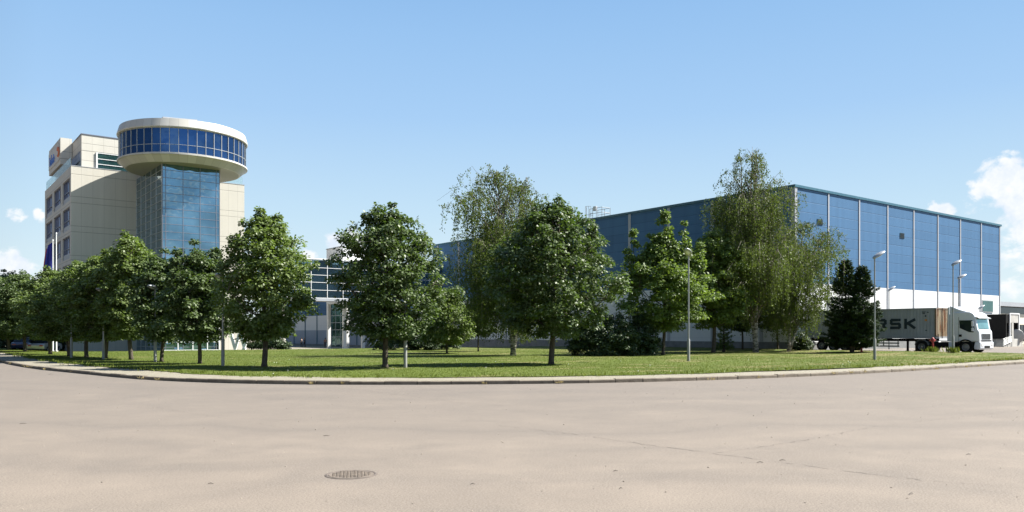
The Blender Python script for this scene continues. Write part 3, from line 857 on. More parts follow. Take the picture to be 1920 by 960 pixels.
# ------------------------------------------------------------------ container lorry
TRX0, TRX1 = 69.9, 72.34      # left / right side
CY0 = 32.1                    # container front
gy0 = gz(70, 33)
ct = empty('shipping_container', (TRX0, CY0, gy0 + 1.2)); tag(ct, 'grey shipping container with big dark letters and a rusty ribbed end', 'container')
CLn, CW_, CH_ = 12.19, 2.44, 2.62
def corr(y0, y1, x, z0, z1, pitch, dep, sgn):
    """corrugated wall in the y-z plane at x"""
    s = MB(); n = int((y1 - y0) / pitch); pr = []
    for k in range(n):
        a = y0 + (y1 - y0) * k / n; p_ = (y1 - y0) / n
        pr += [(a, 0), (a + p_ * .35, 0), (a + p_ * .5, dep), (a + p_ * .85, dep)]
    pr.append((y1, 0))
    for q, d in pr: s.v += [(x + sgn * d, q, z0), (x + sgn * d, q, z1)]
    s.f = [(2 * i, 2 * i + 2, 2 * i + 3, 2 * i + 1) for i in range(len(pr) - 1)]; s.mi = [0] * len(s.f)
    return s
corr(.12, CLn - .12, .035, .17, CH_ - .12, .28, .012, 1).build('side_wall', 'container_grey', ct)
corr(.12, CLn - .12, CW_ - .035, .17, CH_ - .12, .28, .012, -1).build('side_wall', 'container_grey', ct)
e = MB(); n = 9; pr = []
for k in range(n):
    a = .12 + (CW_ - .24) * k / n; p_ = (CW_ - .24) / n
    pr += [(a, 0), (a + p_ * .3, 0), (a + p_ * .5, .07), (a + p_ * .8, .07)]
pr.append((CW_ - .12, 0))
for q, d in pr: e.v += [(q, .02 + d, .17), (q, .02 + d, CH_ - .12)]
e.f = [(2 * i, 2 * i + 2, 2 * i + 3, 2 * i + 1) for i in range(len(pr) - 1)]; e.mi = [0] * len(e.f)
tag(e.build('end_wall', 'rusty_end', ct), 'rusty cream corrugated end wall')
e = MB()
for xx in (0, CW_ - .12):
    for yy in (0, CLn - .12): e.box(xx, xx + .12, yy, yy + .12, 0, CH_)
for zz, hh in ((0, .165), (CH_ - .12, .12)):
    e.box(.121, CW_ - .121, 0.003, .115, zz, zz + hh); e.box(.121, CW_ - .121, CLn - .115, CLn - .003, zz, zz + hh)
    e.box(.003, .115, .121, CLn - .121, zz, zz + hh); e.box(CW_ - .115, CW_ - .003, .121, CLn - .121, zz, zz + hh)
e.build('corner_frame', 'container_grey', ct)
e = MB(); e.box(-.004, .124, -.004, .124, .17, CH_ - .1); e.box(.1, CW_ - .1, -.004, .1, CH_ - .118, CH_ + .003); e.build('rusted_edge', 'frame_rust', ct)
e = MB(); e.box(.04, CW_ - .04, .12, CLn - .12, CH_ - .08, CH_ - .04); e.build('roof', 'container_grey', ct)
# letters on the side that faces the lawn (local x = 0 plane; reading direction = towards the cab, i.e. -y)
STROKES = {
 'M': [((0, 0), (0, 1)), ((0, 1), (.5, .35)), ((.5, .35), (1, 1)), ((1, 1), (1, 0))],
 'A': [((0, 0), (0, .7)), ((0, .7), (.3, 1)), ((.3, 1), (.7, 1)), ((.7, 1), (1, .7)), ((1, .7), (1, 0)), ((0, .42), (1, .42))],
 'E': [((0, 0), (0, 1)), ((0, 1), (1, 1)), ((0, .5), (.85, .5)), ((0, 0), (1, 0))],
 'R': [((0, 0), (0, 1)), ((0, 1), (.85, 1)), ((.85, 1), (1, .88)), ((1, .88), (1, .6)), ((1, .6), (.85, .45)), ((.85, .45), (0, .45)), ((.5, .45), (1, 0))],
 'S': [((1, 1), (.1, 1)), ((.1, 1), (0, .9)), ((0, .9), (0, .6)), ((0, .6), (.1, .5)), ((.1, .5), (.9, .5)), ((.9, .5), (1, .4)), ((1, .4), (1, .1)), ((1, .1), (.9, 0)), ((.9, 0), (0, 0))],
 'K': [((0, 0), (0, 1)), ((0, .42), (1, 1)), ((.3, .55), (1, 0))]}
def lettering(word, y_right, z0, hgt, wid, pitch, sw, name, mat, parent, x=-.006):
    s = MB(); n = len(word)
    for i, ch in enumerate(word):
        right = y_right + (n - 1 - i) * pitch        # local y of the letter's right edge (towards cab = smaller y)
        for k, ((a, b_), (c, d)) in enumerate(STROKES[ch]):
            def m2(u, v): return Vector((0, right + wid * (1 - (sw / 2 / wid + u * (1 - sw / wid))), z0 + sw / 2 + v * (hgt - sw)))
            A, B = m2(a, b_), m2(c, d); t = (B - A).normalized(); n_ = Vector((0, -t.z, t.y))
            mid = (A + B) / 2; half = (B - A).length / 2 + sw * .42
            xx = x - k * .0004
            s.obox((xx, mid.y, mid.z), (.0035, 0, 0), t * half, n_ * sw / 2)
    return s.build(name, mat, parent)
lettering('MAERSK', 1.75, .82, .92, .98, 1.28, .235, 'lettering', 'letter_dark', ct, x=.012)
e = MB()
for k, (yy, zz, ll) in enumerate(((1.05, 2.28, .30), (.72, 2.25, .16), (1.05, 2.16, .22), (.9, 1.98, .10), (.9, 1.9, .12), (.85, .7, .14))): e.box(.012, .02, yy - ll / 2, yy + ll / 2, zz - .035, zz + .035)
e.build('marking', 'letter_dark', ct)
e = MB(); e.box(.012, .02, .78, .96, 1.5, 1.66); e.build('hazard_mark', 'orange_mark', ct)

def wheel(name, parent, x, y, r=.5, w_=.3, z=None, dual=False, side=-1):
    """a wheel with tyre and rim; axis along x; x = outer face"""
    z = r if z is None else z
    t_ = MB(); xi = x - side * (w_ * (2.1 if dual else 1))
    pr = [(r * .60, 0), (r * .93, 0), (r, .05), (r, .95), (r * .93, 1), (r * .60, 1)]
    n = 28; base = 0
    for rr, f in pr:
        xx = x + (xi - x) * f
        for k in range(n):
            a = math.tau * k / n; t_.v.append((xx, y + rr * math.cos(a), z + rr * math.sin(a)))
    for i in range(len(pr) - 1):
        for k in range(n): k2 = (k + 1) % n; t_.f.append((i * n + k, i * n + k2, (i + 1) * n + k2, (i + 1) * n + k)); t_.mi.append(0)
    wo_ = t_.build(name, 'tyre', parent, smooth='auto')
    h = MB(); pr = [(0.02, .10), (r * .2, .10), (r * .24, .28), (r * .52, .34), (r * .58, .02), (r * .61, .02)]
    for rr, f in pr:
        xx = x + (xi - x) * f
        for k in range(n):
            a = math.tau * k / n; h.v.append((xx, y + rr * math.cos(a), z + rr * math.sin(a)))
    for i in range(len(pr) - 1):
        for k in range(n): k2 = (k + 1) % n; h.f.append((i * n + k, i * n + k2, (i + 1) * n + k2, (i + 1) * n + k)); h.mi.append(0)
    h.build('rim', 'rim', wo_, smooth='auto')
    return wo_
tl = empty('semi_trailer', (TRX0, CY0, gy0)); tag(tl, 'low black container trailer under the grey shipping container', 'trailer')
b = MB()
for xx in (.62, 1.62): b.box(xx, xx + .18, .6, 12.1, .95, 1.17)
for yy in (.8, 3, 5, 7, 8.6, 10, 11.8): b.box(.1, 2.34, yy, yy + .14, 1.0, 1.19)
b.build('chassis', 'black_metal', tl)
b = MB(); b.box(.05, .09, 3.2, 7.4, .45, .57); b.box(.05, .09, 3.2, 7.4, .72, .84)
for yy in (3.3, 4.6, 6, 7.2): b.box(.1, .16, yy, yy + .08, .45, 1.0)
b.build('side_guard', 'galvanised', tl)
b = MB(); b.box(.02, .95, 7.7, 11.4, .98, 1.06); b.box(.02, .05, 7.7, 11.4, .9, .98); b.build('mudguard', 'black_metal', tl)
for yy in (8.3, 9.5, 10.7):
    for sx_, x_ in ((-1, .05), (1, 2.39)): wheel('wheel', tl, x_, yy, .5, .36, side=sx_)
for xx in (.35, 1.9):
    b = MB(); b.box(xx, xx + .14, 2.55, 2.7, .12, 1.0); b.box(xx - .08, xx + .22, 2.45, 2.8, .05, .12); b.build('landing_leg', 'black_metal', tl)
b = MB(); b.box(.1, 2.34, 12.1, 12.2, .5, .62); b.build('rear_bumper', 'galvanised', tl)

# tractor unit: local frame x across, y forward is -Y world (front at y = -3.0)
tc = empty('lorry_tractor', (TRX0 - .03, CY0 - .32, gy0)); tag(tc, 'white lorry tractor unit with a tall sleeper cab hitched to the container trailer', 'lorry')
cw = 2.5
prof = [(-.75, .95), (-.75, 3.25), (-1.0, 3.38), (-2.35, 3.40), (-2.62, 3.26), (-2.78, 2.95), (-2.95, 1.98), (-3.08, 1.80), (-3.12, .98), (-2.86, .95)]
cb = MB(); cb.prism(prof, 0, cw, 'x'); cabo = cb.build('cab', 'truck_white', tc, bevel=.07, smooth=True, seg=3)
# wheel-arch skirt, steps and bumper
b = MB(); b.prism([(-1.25, .93), (-1.25, .75), (-1.35, .65), (-1.5, .93)], .03, cw - .03, 'x'); b.build('mudflap', 'black_metal', tc)
b = MB(); b.prism([(-2.78, .93), (-2.70, .55), (-2.72, .34), (-3.12, .30), (-3.20, .42), (-3.20, .88), (-3.14, .96)], -.01, cw + .01, 'x'); bo = b.build('bumper', 'truck_white', tc, bevel=.04, smooth=True)
b = MB(); b.box(.75, 1.75, -3.215, -3.195, .42, .62); b.build('number_plate_recess', 'black_metal', bo)
for xx in (.12, cw - .52):
    b = MB(); b.box(xx, xx + .4, -3.225, -3.18, .62, .84); b.build('headlight', 'light_lens', tc, bevel=.015)
b = MB(); b.box(.45, 2.05, -3.14, -3.10, 1.15, 1.62); go = b.build('grille', 'galvanised', tc, bevel=.01)
s = MB()
for k in range(5): s.box(.5, 2.0, -3.16, -3.142, 1.2 + k * .085, 1.235 + k * .085)
s.build('grille_slats', 'black_metal', go)
b = MB(); b.box(.35, 2.15, -3.165, -3.10, .98, 1.08); b.build('lower_grille', 'black_metal', tc)
# windscreen follows the sloping front
def on_front(z):
    pr = [(.98, -3.12), (1.8, -3.08), (1.98, -2.95), (2.95, -2.78), (3.26, -2.62)]
    for (a, ya_), (b__, yb) in zip(pr, pr[1:]):
        if a <= z <= b__: return ya_ + (yb - ya_) * (z - a) / (b__ - a)
z0, z1 = 2.02, 2.86
s = MB(); n = 8; vv = []
for j, z in enumerate((z0, z1)):
    for i in range(n + 1):
        x_ = .14 + (cw - .28) * i / n; dy = .05 * (1 - (2 * i / n - 1) ** 4)
        vv.append((x_, on_front(z) + .01 - dy, z))
s.add(vv, [(i, i + 1, i + n + 2, i + n + 1) for i in range(n)])
s.add([(x_, y_ + .04, z_) for x_, y_, z_ in vv], [(i, i + 1, i + n + 2, i + n + 1) for i in range(n)])
M_ws = glass('glass_windscreen', (.22, .42, .44), .04, .6)
s.build('windscreen', 'glass_windscreen', tc)
b = MB(); b.prism([(-2.74, 3.02), (-3.02, 2.92), (-3.04, 2.85), (-2.76, 2.90)], .08, cw - .08, 'x'); b.build('sun_visor', 'galvanised', tc)
# side windows with the dipped lower edge
for sx_, x_ in ((-1, -.008), (1, cw + .008)):
    b = MB(); poly = [(-1.55, 2.72), (-2.58, 2.72), (-2.74, 2.05), (-2.66, 1.72), (-2.3, 1.75), (-1.6, 2.08)]
    b.prism(poly, x_ - .006, x_ + .006, 'x'); b.build('side_window', 'glass_dark', tc)
    b = MB()
    for zz in (2.22, 1.82):
        b.box(x_ + sx_ * .16 - .09, x_ + sx_ * .16 + .09, -2.72, -2.60, zz, zz + (.42 if zz > 2 else .28))
    b.tube([(x_, -2.62, 2.7), (x_ + sx_ * .15, -2.66, 2.66), (x_ + sx_ * .15, -2.66, 1.8)], .02, 6); b.build('mirror', 'truck_white', tc, bevel=.02)
    b = MB()
    b.box(x_ - .004, x_ + .004, -1.52, -1.50, 1.0, 3.0); b.box(x_ - .004, x_ + .004, -2.85, -1.52, 1.0, 1.02); b.box(x_ - .004, x_ + .004, -1.75, -1.55, 1.42, 1.52)
    b.build('door_seam', 'black_metal', tc)
    b = MB(); b.box(x_ - .02, x_ + .02, -1.75, -1.52, 1.36, 1.55); b.build('door_handle', 'black_metal', tc)
    b = MB()   # step unit between arch and bumper
    b.box(x_ - .02, x_ + .02, -1.2, -.72, .45, .93); b.build('side_skirt', 'truck_white', tc)
    wheel('wheel', tc, .02 if sx_ < 0 else cw - .02, -2.05, .50, .30, side=sx_)
    wheel('wheel', tc, .02 if sx_ < 0 else cw - .02, 1.55, .50, .28, dual=True, side=sx_)
    # black arch over the front wheel
    b = MB(); pts = [(0, -2.05 + .60 * math.cos(a), .50 + .60 * math.sin(a)) for a in [R(-5 + 190 * k / 14) for k in range(15)]]
    for i in range(14):
        p0, p1 = pts[i], pts[i + 1]
        mid = Vector(((0 if sx_ < 0 else cw), (p0[1] + p1[1]) / 2, (p0[2] + p1[2]) / 2)); t_ = Vector((0, p1[1] - p0[1], p1[2] - p0[2])); n_ = Vector((0, -t_.z, t_.y)).normalized()
        b.obox(mid, (.10, 0, 0), t_ * .52, n_ * .05)
    b.build('wheel_arch', 'black_metal', tc)
# roof fairing
b = MB(); b.prism([(-2.2, 3.41), (-1.5, 3.62), (-.8, 3.92), (-.72, 3.92), (-.72, 3.27)], .12, cw - .12, 'x'); b.build('roof_fairing', 'truck_white', tc, bevel=.06, smooth=True, seg=3)
for x_ in (.03, cw - .09):
    b = MB(); b.prism([(-.74, 3.85), (-.60, 3.80), (-.56, 1.0), (-.74, 1.0)], x_, x_ + .06, 'x'); b.build('side_fairing', 'truck_white', tc, bevel=.02)
b = MB()
for xx in (.75, 1.55): b.box(xx, xx + .16, -2.6, 2.4, .62, .88)
b.box(.02, .55, -.55, .75, .42, .90); b.box(1.95, 2.48, -.55, .75, .42, .90)
b.build('chassis', 'black_metal', tc)
b = MB(); b.box(.4, 2.1, 1.1, 2.1, .9, 1.04); b.box(.1, 2.4, -.4, .9, .98, 1.03); b.build('fifth_wheel', 'galvanised', tc)
for x_ in (-.01, cw - .55):
    b = MB()
    for k in range(10):
        a0 = R(15 + 150 * k / 10); a1 = R(15 + 150 * (k + 1) / 10); p0 = Vector((0, 1.55 + .6 * math.cos(a0), .5 + .6 * math.sin(a0))); p1 = Vector((0, 1.55 + .6 * math.cos(a1), .5 + .6 * math.sin(a1)))
        t_ = (p1 - p0); n_ = Vector((0, -t_.z, t_.y)).normalized(); b.obox((p0 + p1) / 2 + Vector((x_ + .28, 0, 0)), (.28, 0, 0), t_ * .5, n_ * .015)
    b.build('rear_mudguard', 'galvanised', tc)

# ------------------------------------------------------------------ street lamps
def lamp(name, h, label, px, d, yaw, tilt=30, head=True, group='street lamps on the lawn', cat='street lamp'):
    x, y = P(px, d); z = (lz(x, y) if inside(x, y) else gz(x, y)) - .02
    r = empty(name, (x, y, z), yaw); tag(r, label, cat, group)
    b = MB(); b.tube([(0, 0, 0), (0, 0, 1.28), (0, 0, 1.34)], [.085, .085, .06], 14); b.build('base_section', 'pole_grey', r, smooth='auto')
    b = MB(); b.tube([(0, 0, 1.3), (0, 0, h)], [.05, .042], 12); b.build('pole', 'galvanised', r, smooth='auto')
    if head:
        ct_, st_ = math.cos(R(tilt)), math.sin(R(tilt))
        b = MB(); b.tube([(-.02, 0, h - .02), (.02, 0, h + .10), (.18 * ct_, 0, h + .12 + .18 * st_)], .05, 10); b.build('bracket', 'lamp_shell', r, smooth='auto')
        # head: flattened teardrop
        s = MB(); n = 16; prof = [(-.12, .05), (-.06, .12), (.05, .165), (.25, .185), (.45, .165), (.6, .11), (.68, .03)]
        for t_, w_ in prof:
            t_ *= 1.15; w_ *= 1.25
            for k in range(n):
                a = math.tau * k / n
                yy = w_ * math.cos(a); zz = w_ * .62 * math.sin(a); zz = zz if zz > 0 else zz * .55
                s.v.append((.02 + t_ * ct_ - zz * st_, yy, h + .14 + t_ * st_ + zz * ct_))
        for i in range(len(prof) - 1):
            for k in range(n): k2 = (k + 1) % n; s.f.append((i * n + k, i * n + k2, (i + 1) * n + k2, (i + 1) * n + k)); s.mi.append(0)
        s.f += [tuple(range(n)), tuple(range((len(prof) - 1) * n, len(prof) * n))[::-1]]; s.mi += [0, 0]
        hd = s.build('lamp_head', 'lamp_shell', r, smooth='auto')
        l_ = MB(); n = 14; vv = []
        for rr, dz_ in ((1, 0), (.7, -.05), (.02, -.075)):
            for k in range(n):
                a = math.tau * k / n; t_ = .34 + .27 * rr * math.cos(a); yy = .125 * rr * math.sin(a); zz = -.055 + dz_ * .6
                vv.append((.02 + t_ * ct_ - zz * st_, yy, h + .14 + t_ * st_ + zz * ct_))
        fs = [(i * n + k, i * n + (k + 1) % n, (i + 1) * n + (k + 1) % n, (i + 1) * n + k) for i in range(2) for k in range(n)]
        l_.add(vv, fs); l_.build('lens', 'lamp_lens', hd, smooth=True)
    return r
toward = math.atan2(-CU, -CV)      # heading of "towards the camera"
right = math.atan2(-CV, CU)
lamp('street_lamp', 6.15, 'tall street lamp facing the road in front of the bright green tree', 1291, 47.2, toward - .35, 22)
lamp('street_lamp', 6.25, 'tall street lamp just right of the dark spruce, in front of the container', 1640, 49.8, right + .15, 30)
lamp('street_lamp', 6.7, 'nearer of the two street lamps in front of the lorry cab', 1787, 62.0, right + .15, 27)
lamp('street_lamp', 6.3, 'farther and lower of the two street lamps in front of the lorry cab', 1797.5, 69.0, right + .15, 24)
lamp('street_lamp', 6.0, 'distant street lamp seen above the letters of the container', 1667, 83.0, right + .15, 32)
lamp('street_lamp', 4.1, 'short street lamp half hidden between the linden trees on the left', 291, 46.0, toward, 10)
lamp('street_lamp', 4.2, 'short street lamp left of the large round linden, its head in the leaves', 418, 39.4, toward, 10)
lamp('street_lamp', 4.2, 'short street lamp right of the trunk of the dark central linden', 760, 37.8, toward, 10)
lamp('street_lamp', 4.2, 'short street lamp beside the linden trunk below the office corner', 134, 53.5, toward, 10)
lamp('street_lamp', 4.2, 'short street lamp touching a linden trunk left of the glass shaft', 194, 50.8, toward, 10)
lamp('street_lamp', 4.6, 'small far street lamp by the loading dock wall', 1836, 98.0, right + .15, 30)

# ------------------------------------------------------------------ trees
def fbm_env(rs):
    ks = [(rs.randint(1, 5), rs.uniform(1, 9), rs.uniform(0, 6.28)) for _ in range(7)]
    def f(az, u):
        v = 0
        for i, (a, b_, c) in enumerate(ks): v += math.sin(a * az + b_ * u + c) / (1 + i * .25)
        return v / 3.2
    return f
def interp(tab, u):
    for (a, p), (b_, q) in zip(tab, tab[1:]):
        if u <= b_: return p + (q - p) * (u - a) / (b_ - a)
    return tab[-1][1]
def leaf_cloud(rng, centers, radii, per, L, flat=.6, droop=.5, w=.75, out_c=None):
    C = np.repeat(np.array(centers), per, axis=0); Rr = np.repeat(np.array(radii), per)[:, None]
    n = len(C)
    off = rng.normal(size=(n, 3)); off = unit(off) * (rng.random((n, 1)) ** .45)
    off[:, 2] *= flat
    # droop the rim of every clump like a spray of foliage
    off[:, 2] -= .35 * (off[:, 0] ** 2 + off[:, 1] ** 2)
    p = C + off * Rr
    outd = p - (out_c if out_c is not None else C); outd[:, 2] *= .3
    t = unit(outd) + rng.normal(size=(n, 3)) * .55; t[:, 2] -= droop
    nm = unit(outd) * .55 + rng.normal(size=(n, 3)) * .42; nm[:, 2] += .85
    ln = L * rng.uniform(.7, 1.25, n)
    return leaves_from(p, t, nm, ln, ln * w)
def broadleaf(seed, h, clear, rad, prof, nclump, per, L, clump_r, trunk_r, leafmat, barkmat='bark', lean=(0, 0), spires=(), droop=.5, env_amp=.22, inner=.45, limbs=16, bottom=None):
    """returns (trunk mesh, branch mesh, crown mesh) in local space"""
    rs = random.Random(seed); rng = np.random.default_rng(seed)
    env = fbm_env(rs)
    z0 = clear if bottom is None else bottom; z1 = h
    def axis(z): f = z / h; return Vector((lean[0] * f + .08 * math.sin(z * 1.1 + seed), lean[1] * f + .08 * math.cos(z * .9 + seed), z))
    tk_ = MB(); nz = 12
    pts = [axis(h * .9 * i / nz) for i in range(nz + 1)]; rr = [trunk_r * (1.35 if i == 0 else 1) * (1 - .85 * i / nz) + .012 for i in range(nz + 1)]
    pts[0].z = -.1; pts.insert(1, axis(.18)); rr.insert(1, trunk_r * 1.03)
    tk_.tube(pts, rr, 9)
    brm = MB(); nodes = []
    for i in range(limbs):
        f = i / limbs; zs = clear * .92 + (h * .78 - clear * .92) * f ** 1.1
        az = i * 2.4 + rs.uniform(-.4, .4); s0 = axis(zs)
        u = min(1, max(0, (zs + rad * .55 - z0) / (z1 - z0))); rr_ = rad * interp(prof, u) * rs.uniform(.6, .9)
        end = s0 + Vector((math.cos(az) * rr_, math.sin(az) * rr_, rr_ * rs.uniform(.35, .8) + .2))
        end.z = min(end.z, h * .96)
        mid = s0.lerp(end, .5) + Vector((rs.uniform(-.1, .1), rs.uniform(-.1, .1), -.12 * rr_))
        r0 = trunk_r * (.5 - .3 * f)
        brm.tube([s0, mid, end], [r0, r0 * .6, r0 * .2], 5, cap=False)
        for q in (.4, .6, .8, 1.): nodes.append(s0.lerp(end, q))
        nodes.append(s0)
    cen, rd = [], []
    tries = 0
    while len(cen) < nclump and tries < nclump * 20:
        tries += 1
        u = rs.random(); pr_ = interp(prof, u)
        if rs.random() > pr_ + .12: continue
        az = rs.uniform(0, math.tau)
        e_ = rad * pr_ * (1 + env_amp * env(az, u * 6))
        q = max(inner, 0) + (1 - inner) * rs.random() ** .6
        if rs.random() < .25: q = rs.uniform(.1, inner + .1)
        if rs.random() < .06: q *= 1.12
        z = z0 + (z1 - z0) * u; a_ = axis(z)
        c_ = Vector((a_.x + math.cos(az) * e_ * q, a_.y + math.sin(az) * e_ * q, z + rs.uniform(-.1, .1)))
        cen.append(tuple(c_)); rd.append(clump_r * rs.uniform(.65, 1.25))
        if rs.random() < .4:
            nb = min(nodes, key=lambda t_: (t_ - c_).length + max(0, t_.z - c_.z) * 1.5)
            brm.tube([nb, nb.lerp(c_, .5) + Vector((0, 0, .08)), c_], [.022, .014, .006], 3, cap=False)
    for (dx, dy, zb, zt, rb_) in spires:
        n = max(4, int((zt - zb) / (clump_r * .55)))
        brm.tube([(dx * .5, dy * .5, zb - .8), (dx, dy, zb), (dx, dy, zt)], [.05, .035, .01], 4, cap=False)
        for k in range(n):
            f = k / (n - 1); rloc = rb_ * (1 - f) ** .8
            for _ in range(3):
                if rs.random() < .5: continue
                az = rs.uniform(0, 6.28); q = rloc * (.35 + rs.random()); cen.append((dx + math.cos(az) * q, dy + math.sin(az) * q, zb + (zt - zb) * f - q * .3 + rs.uniform(-.15, .15))); rd.append(clump_r * (.85 - .3 * f) * rs.uniform(.7, 1.2))
    V = leaf_cloud(rng, cen, rd, per, L, droop=droop)
    return tk_, brm, V
def tree_from(name, parts, mats, loc, rz, label, cat, group=None, scale=None):
    tk_, brm, V = parts
    r = empty(name, loc, rz); tag(r, label, cat, group)
    tk_.build('trunk', mats[0], r, smooth=True); brm.build('branches', 'birch_branch' if mats[0] == 'birch_bark' else mats[0], r, smooth=True)
    quads_mesh('crown', V, mats[1], r)
    if scale: r.scale = scale
    return r
def dup_tree(src, loc, rz, label, scale=None, leafmat=None, group=None):
    r = src.copy(); COL.objects.link(r); r.location = loc; r.rotation_euler = (0, 0, rz); r['label'] = label
    if group: r['group'] = group
    r.scale = scale or (1, 1, 1)
    for ch in src.children:
        c = ch.copy(); COL.objects.link(c); c.parent = r
    return r
def at(px, d):
    x, y = P(px, d); return (x, y, (lz(x, y) if inside(x, y) else gz(x, y)))
LIND = [(0, .35), (.08, .72), (.22, .95), (.38, 1.), (.55, .97), (.7, .86), (.84, .64), (.94, .38), (1, .14)]
ROUND = [(0, .4), (.1, .75), (.3, 1), (.55, .95), (.75, .75), (.9, .45), (1, .12)]
GL = 'linden trees along the pavement'
def mk(kind_seed, h, clear, rad, prof=LIND, ncl=330, per=105, L=.155, cr=.42, tr_=.13, mats=('bark', 'linden_leaf'), **kw):
    return broadleaf(kind_seed, h, clear, rad, prof, ncl, per, L, cr, tr_, None, **kw), mats
def place(px, d, kind, name, label, cat, rz=0, group=None):
    parts, mats = kind
    return tree_from(name, parts, mats, at(px, d), rz, label, cat, group)
# central dark linden
t_a = place(725, 38.0, mk(11, 7.55, 1.45, 2.55, ncl=370, per=84, env_amp=.26, spires=((.3, 0, 6.4, 7.8, .6), (-.9, .3, 6.0, 7.2, .5), (1.0, -.3, 5.9, 7.0, .5))), 'linden_tree', 'large dark linden with a dense crown, standing alone left of the birch', 'tree', group=GL)
# right-hand dark linden
t_b = place(1036, 42.0, mk(12, 8.45, 1.6, 3.1, ncl=450, per=84, L=.17, cr=.48, tr_=.15, env_amp=.28, spires=((.4, 0, 7.4, 8.7, 1.1), (1.3, .3, 7.0, 8.3, .7), (-1.1, 0, 6.6, 8.0, .5), (1.9, -1, 5.9, 7.4, .5))), 'linden_tree', 'broad dark linden right of the birch, the widest of the row', 'tree', group=GL)
t_c = place(495, 38.6, mk(13, 7.3, 1.45, 2.25, ncl=340, per=85, env_amp=.26, mats=('bark', 'linden_leaf_fresh'), spires=((-.2, 0, 6.5, 7.5, .3), (.7, .1, 6.2, 7.2, .3))), 'linden_tree', 'round linden with fresh green leaves at the right end of the left row', 'tree', group=GL)
t_d = place(372, 42.6, mk(14, 6.0, 1.3, 1.85, ncl=250, per=95, env_amp=.28, tr_=.10, spires=((-.2, 0, 5.2, 6.4, .28), (.9, 0, 5.0, 6.2, .28), (-1.1, 0, 4.6, 5.8, .22))), 'linden_tree', 'small linden with three pointed tops in front of the glass shaft', 'tree', group=GL)
t_e = place(244, 50.4, mk(15, 7.7, 1.5, 1.95, ncl=300, per=95, L=.17, env_amp=.2, mats=('bark', 'linden_leaf_fresh'), spires=((-.3, 0, 6.6, 7.9, .4), (.6, 0, 6.3, 7.5, .35))), 'linden_tree', 'tall narrow light green linden in front of the lower left shaft', 'tree', group=GL)
dup_tree(t_d, at(305, 46.8), 2.1, 'slim linden between the tall light green one and the three-topped one', (1.0, 1.0, 1.0))
dup_tree(t_c, at(199, 52.5), 1.1, 'linden in the row directly left of the tall light green one', (1.12, 1.12, .93))
dup_tree(t_c, at(164, 54.5), 2.6, 'leafy linden in the row, second to the left of the tall light green one', (1.0, 1.0, .88))
dup_tree(t_c, at(129, 57.0), 4.0, 'broad low linden under the left edge of the office front, right of the flagpoles', (1.15, 1.15, .80))
dup_tree(t_e, at(92, 63.0), .9, 'shaded linden just left of the flagpoles', (1.05, 1.05, .86))
dup_tree(t_b, at(48, 72.0), 2.2, 'far linden near the left edge, behind the parked cars', (.95, .95, .82))
dup_tree(t_a, at(14, 80.0), 3.3, 'dark linden at the very left edge of the picture', (1.15, 1.15, 1.02))
t_l = dup_tree(t_b, at(-22, 74.0), 4.4, 'dark linden cut off by the left edge', (.9, .9, .85))

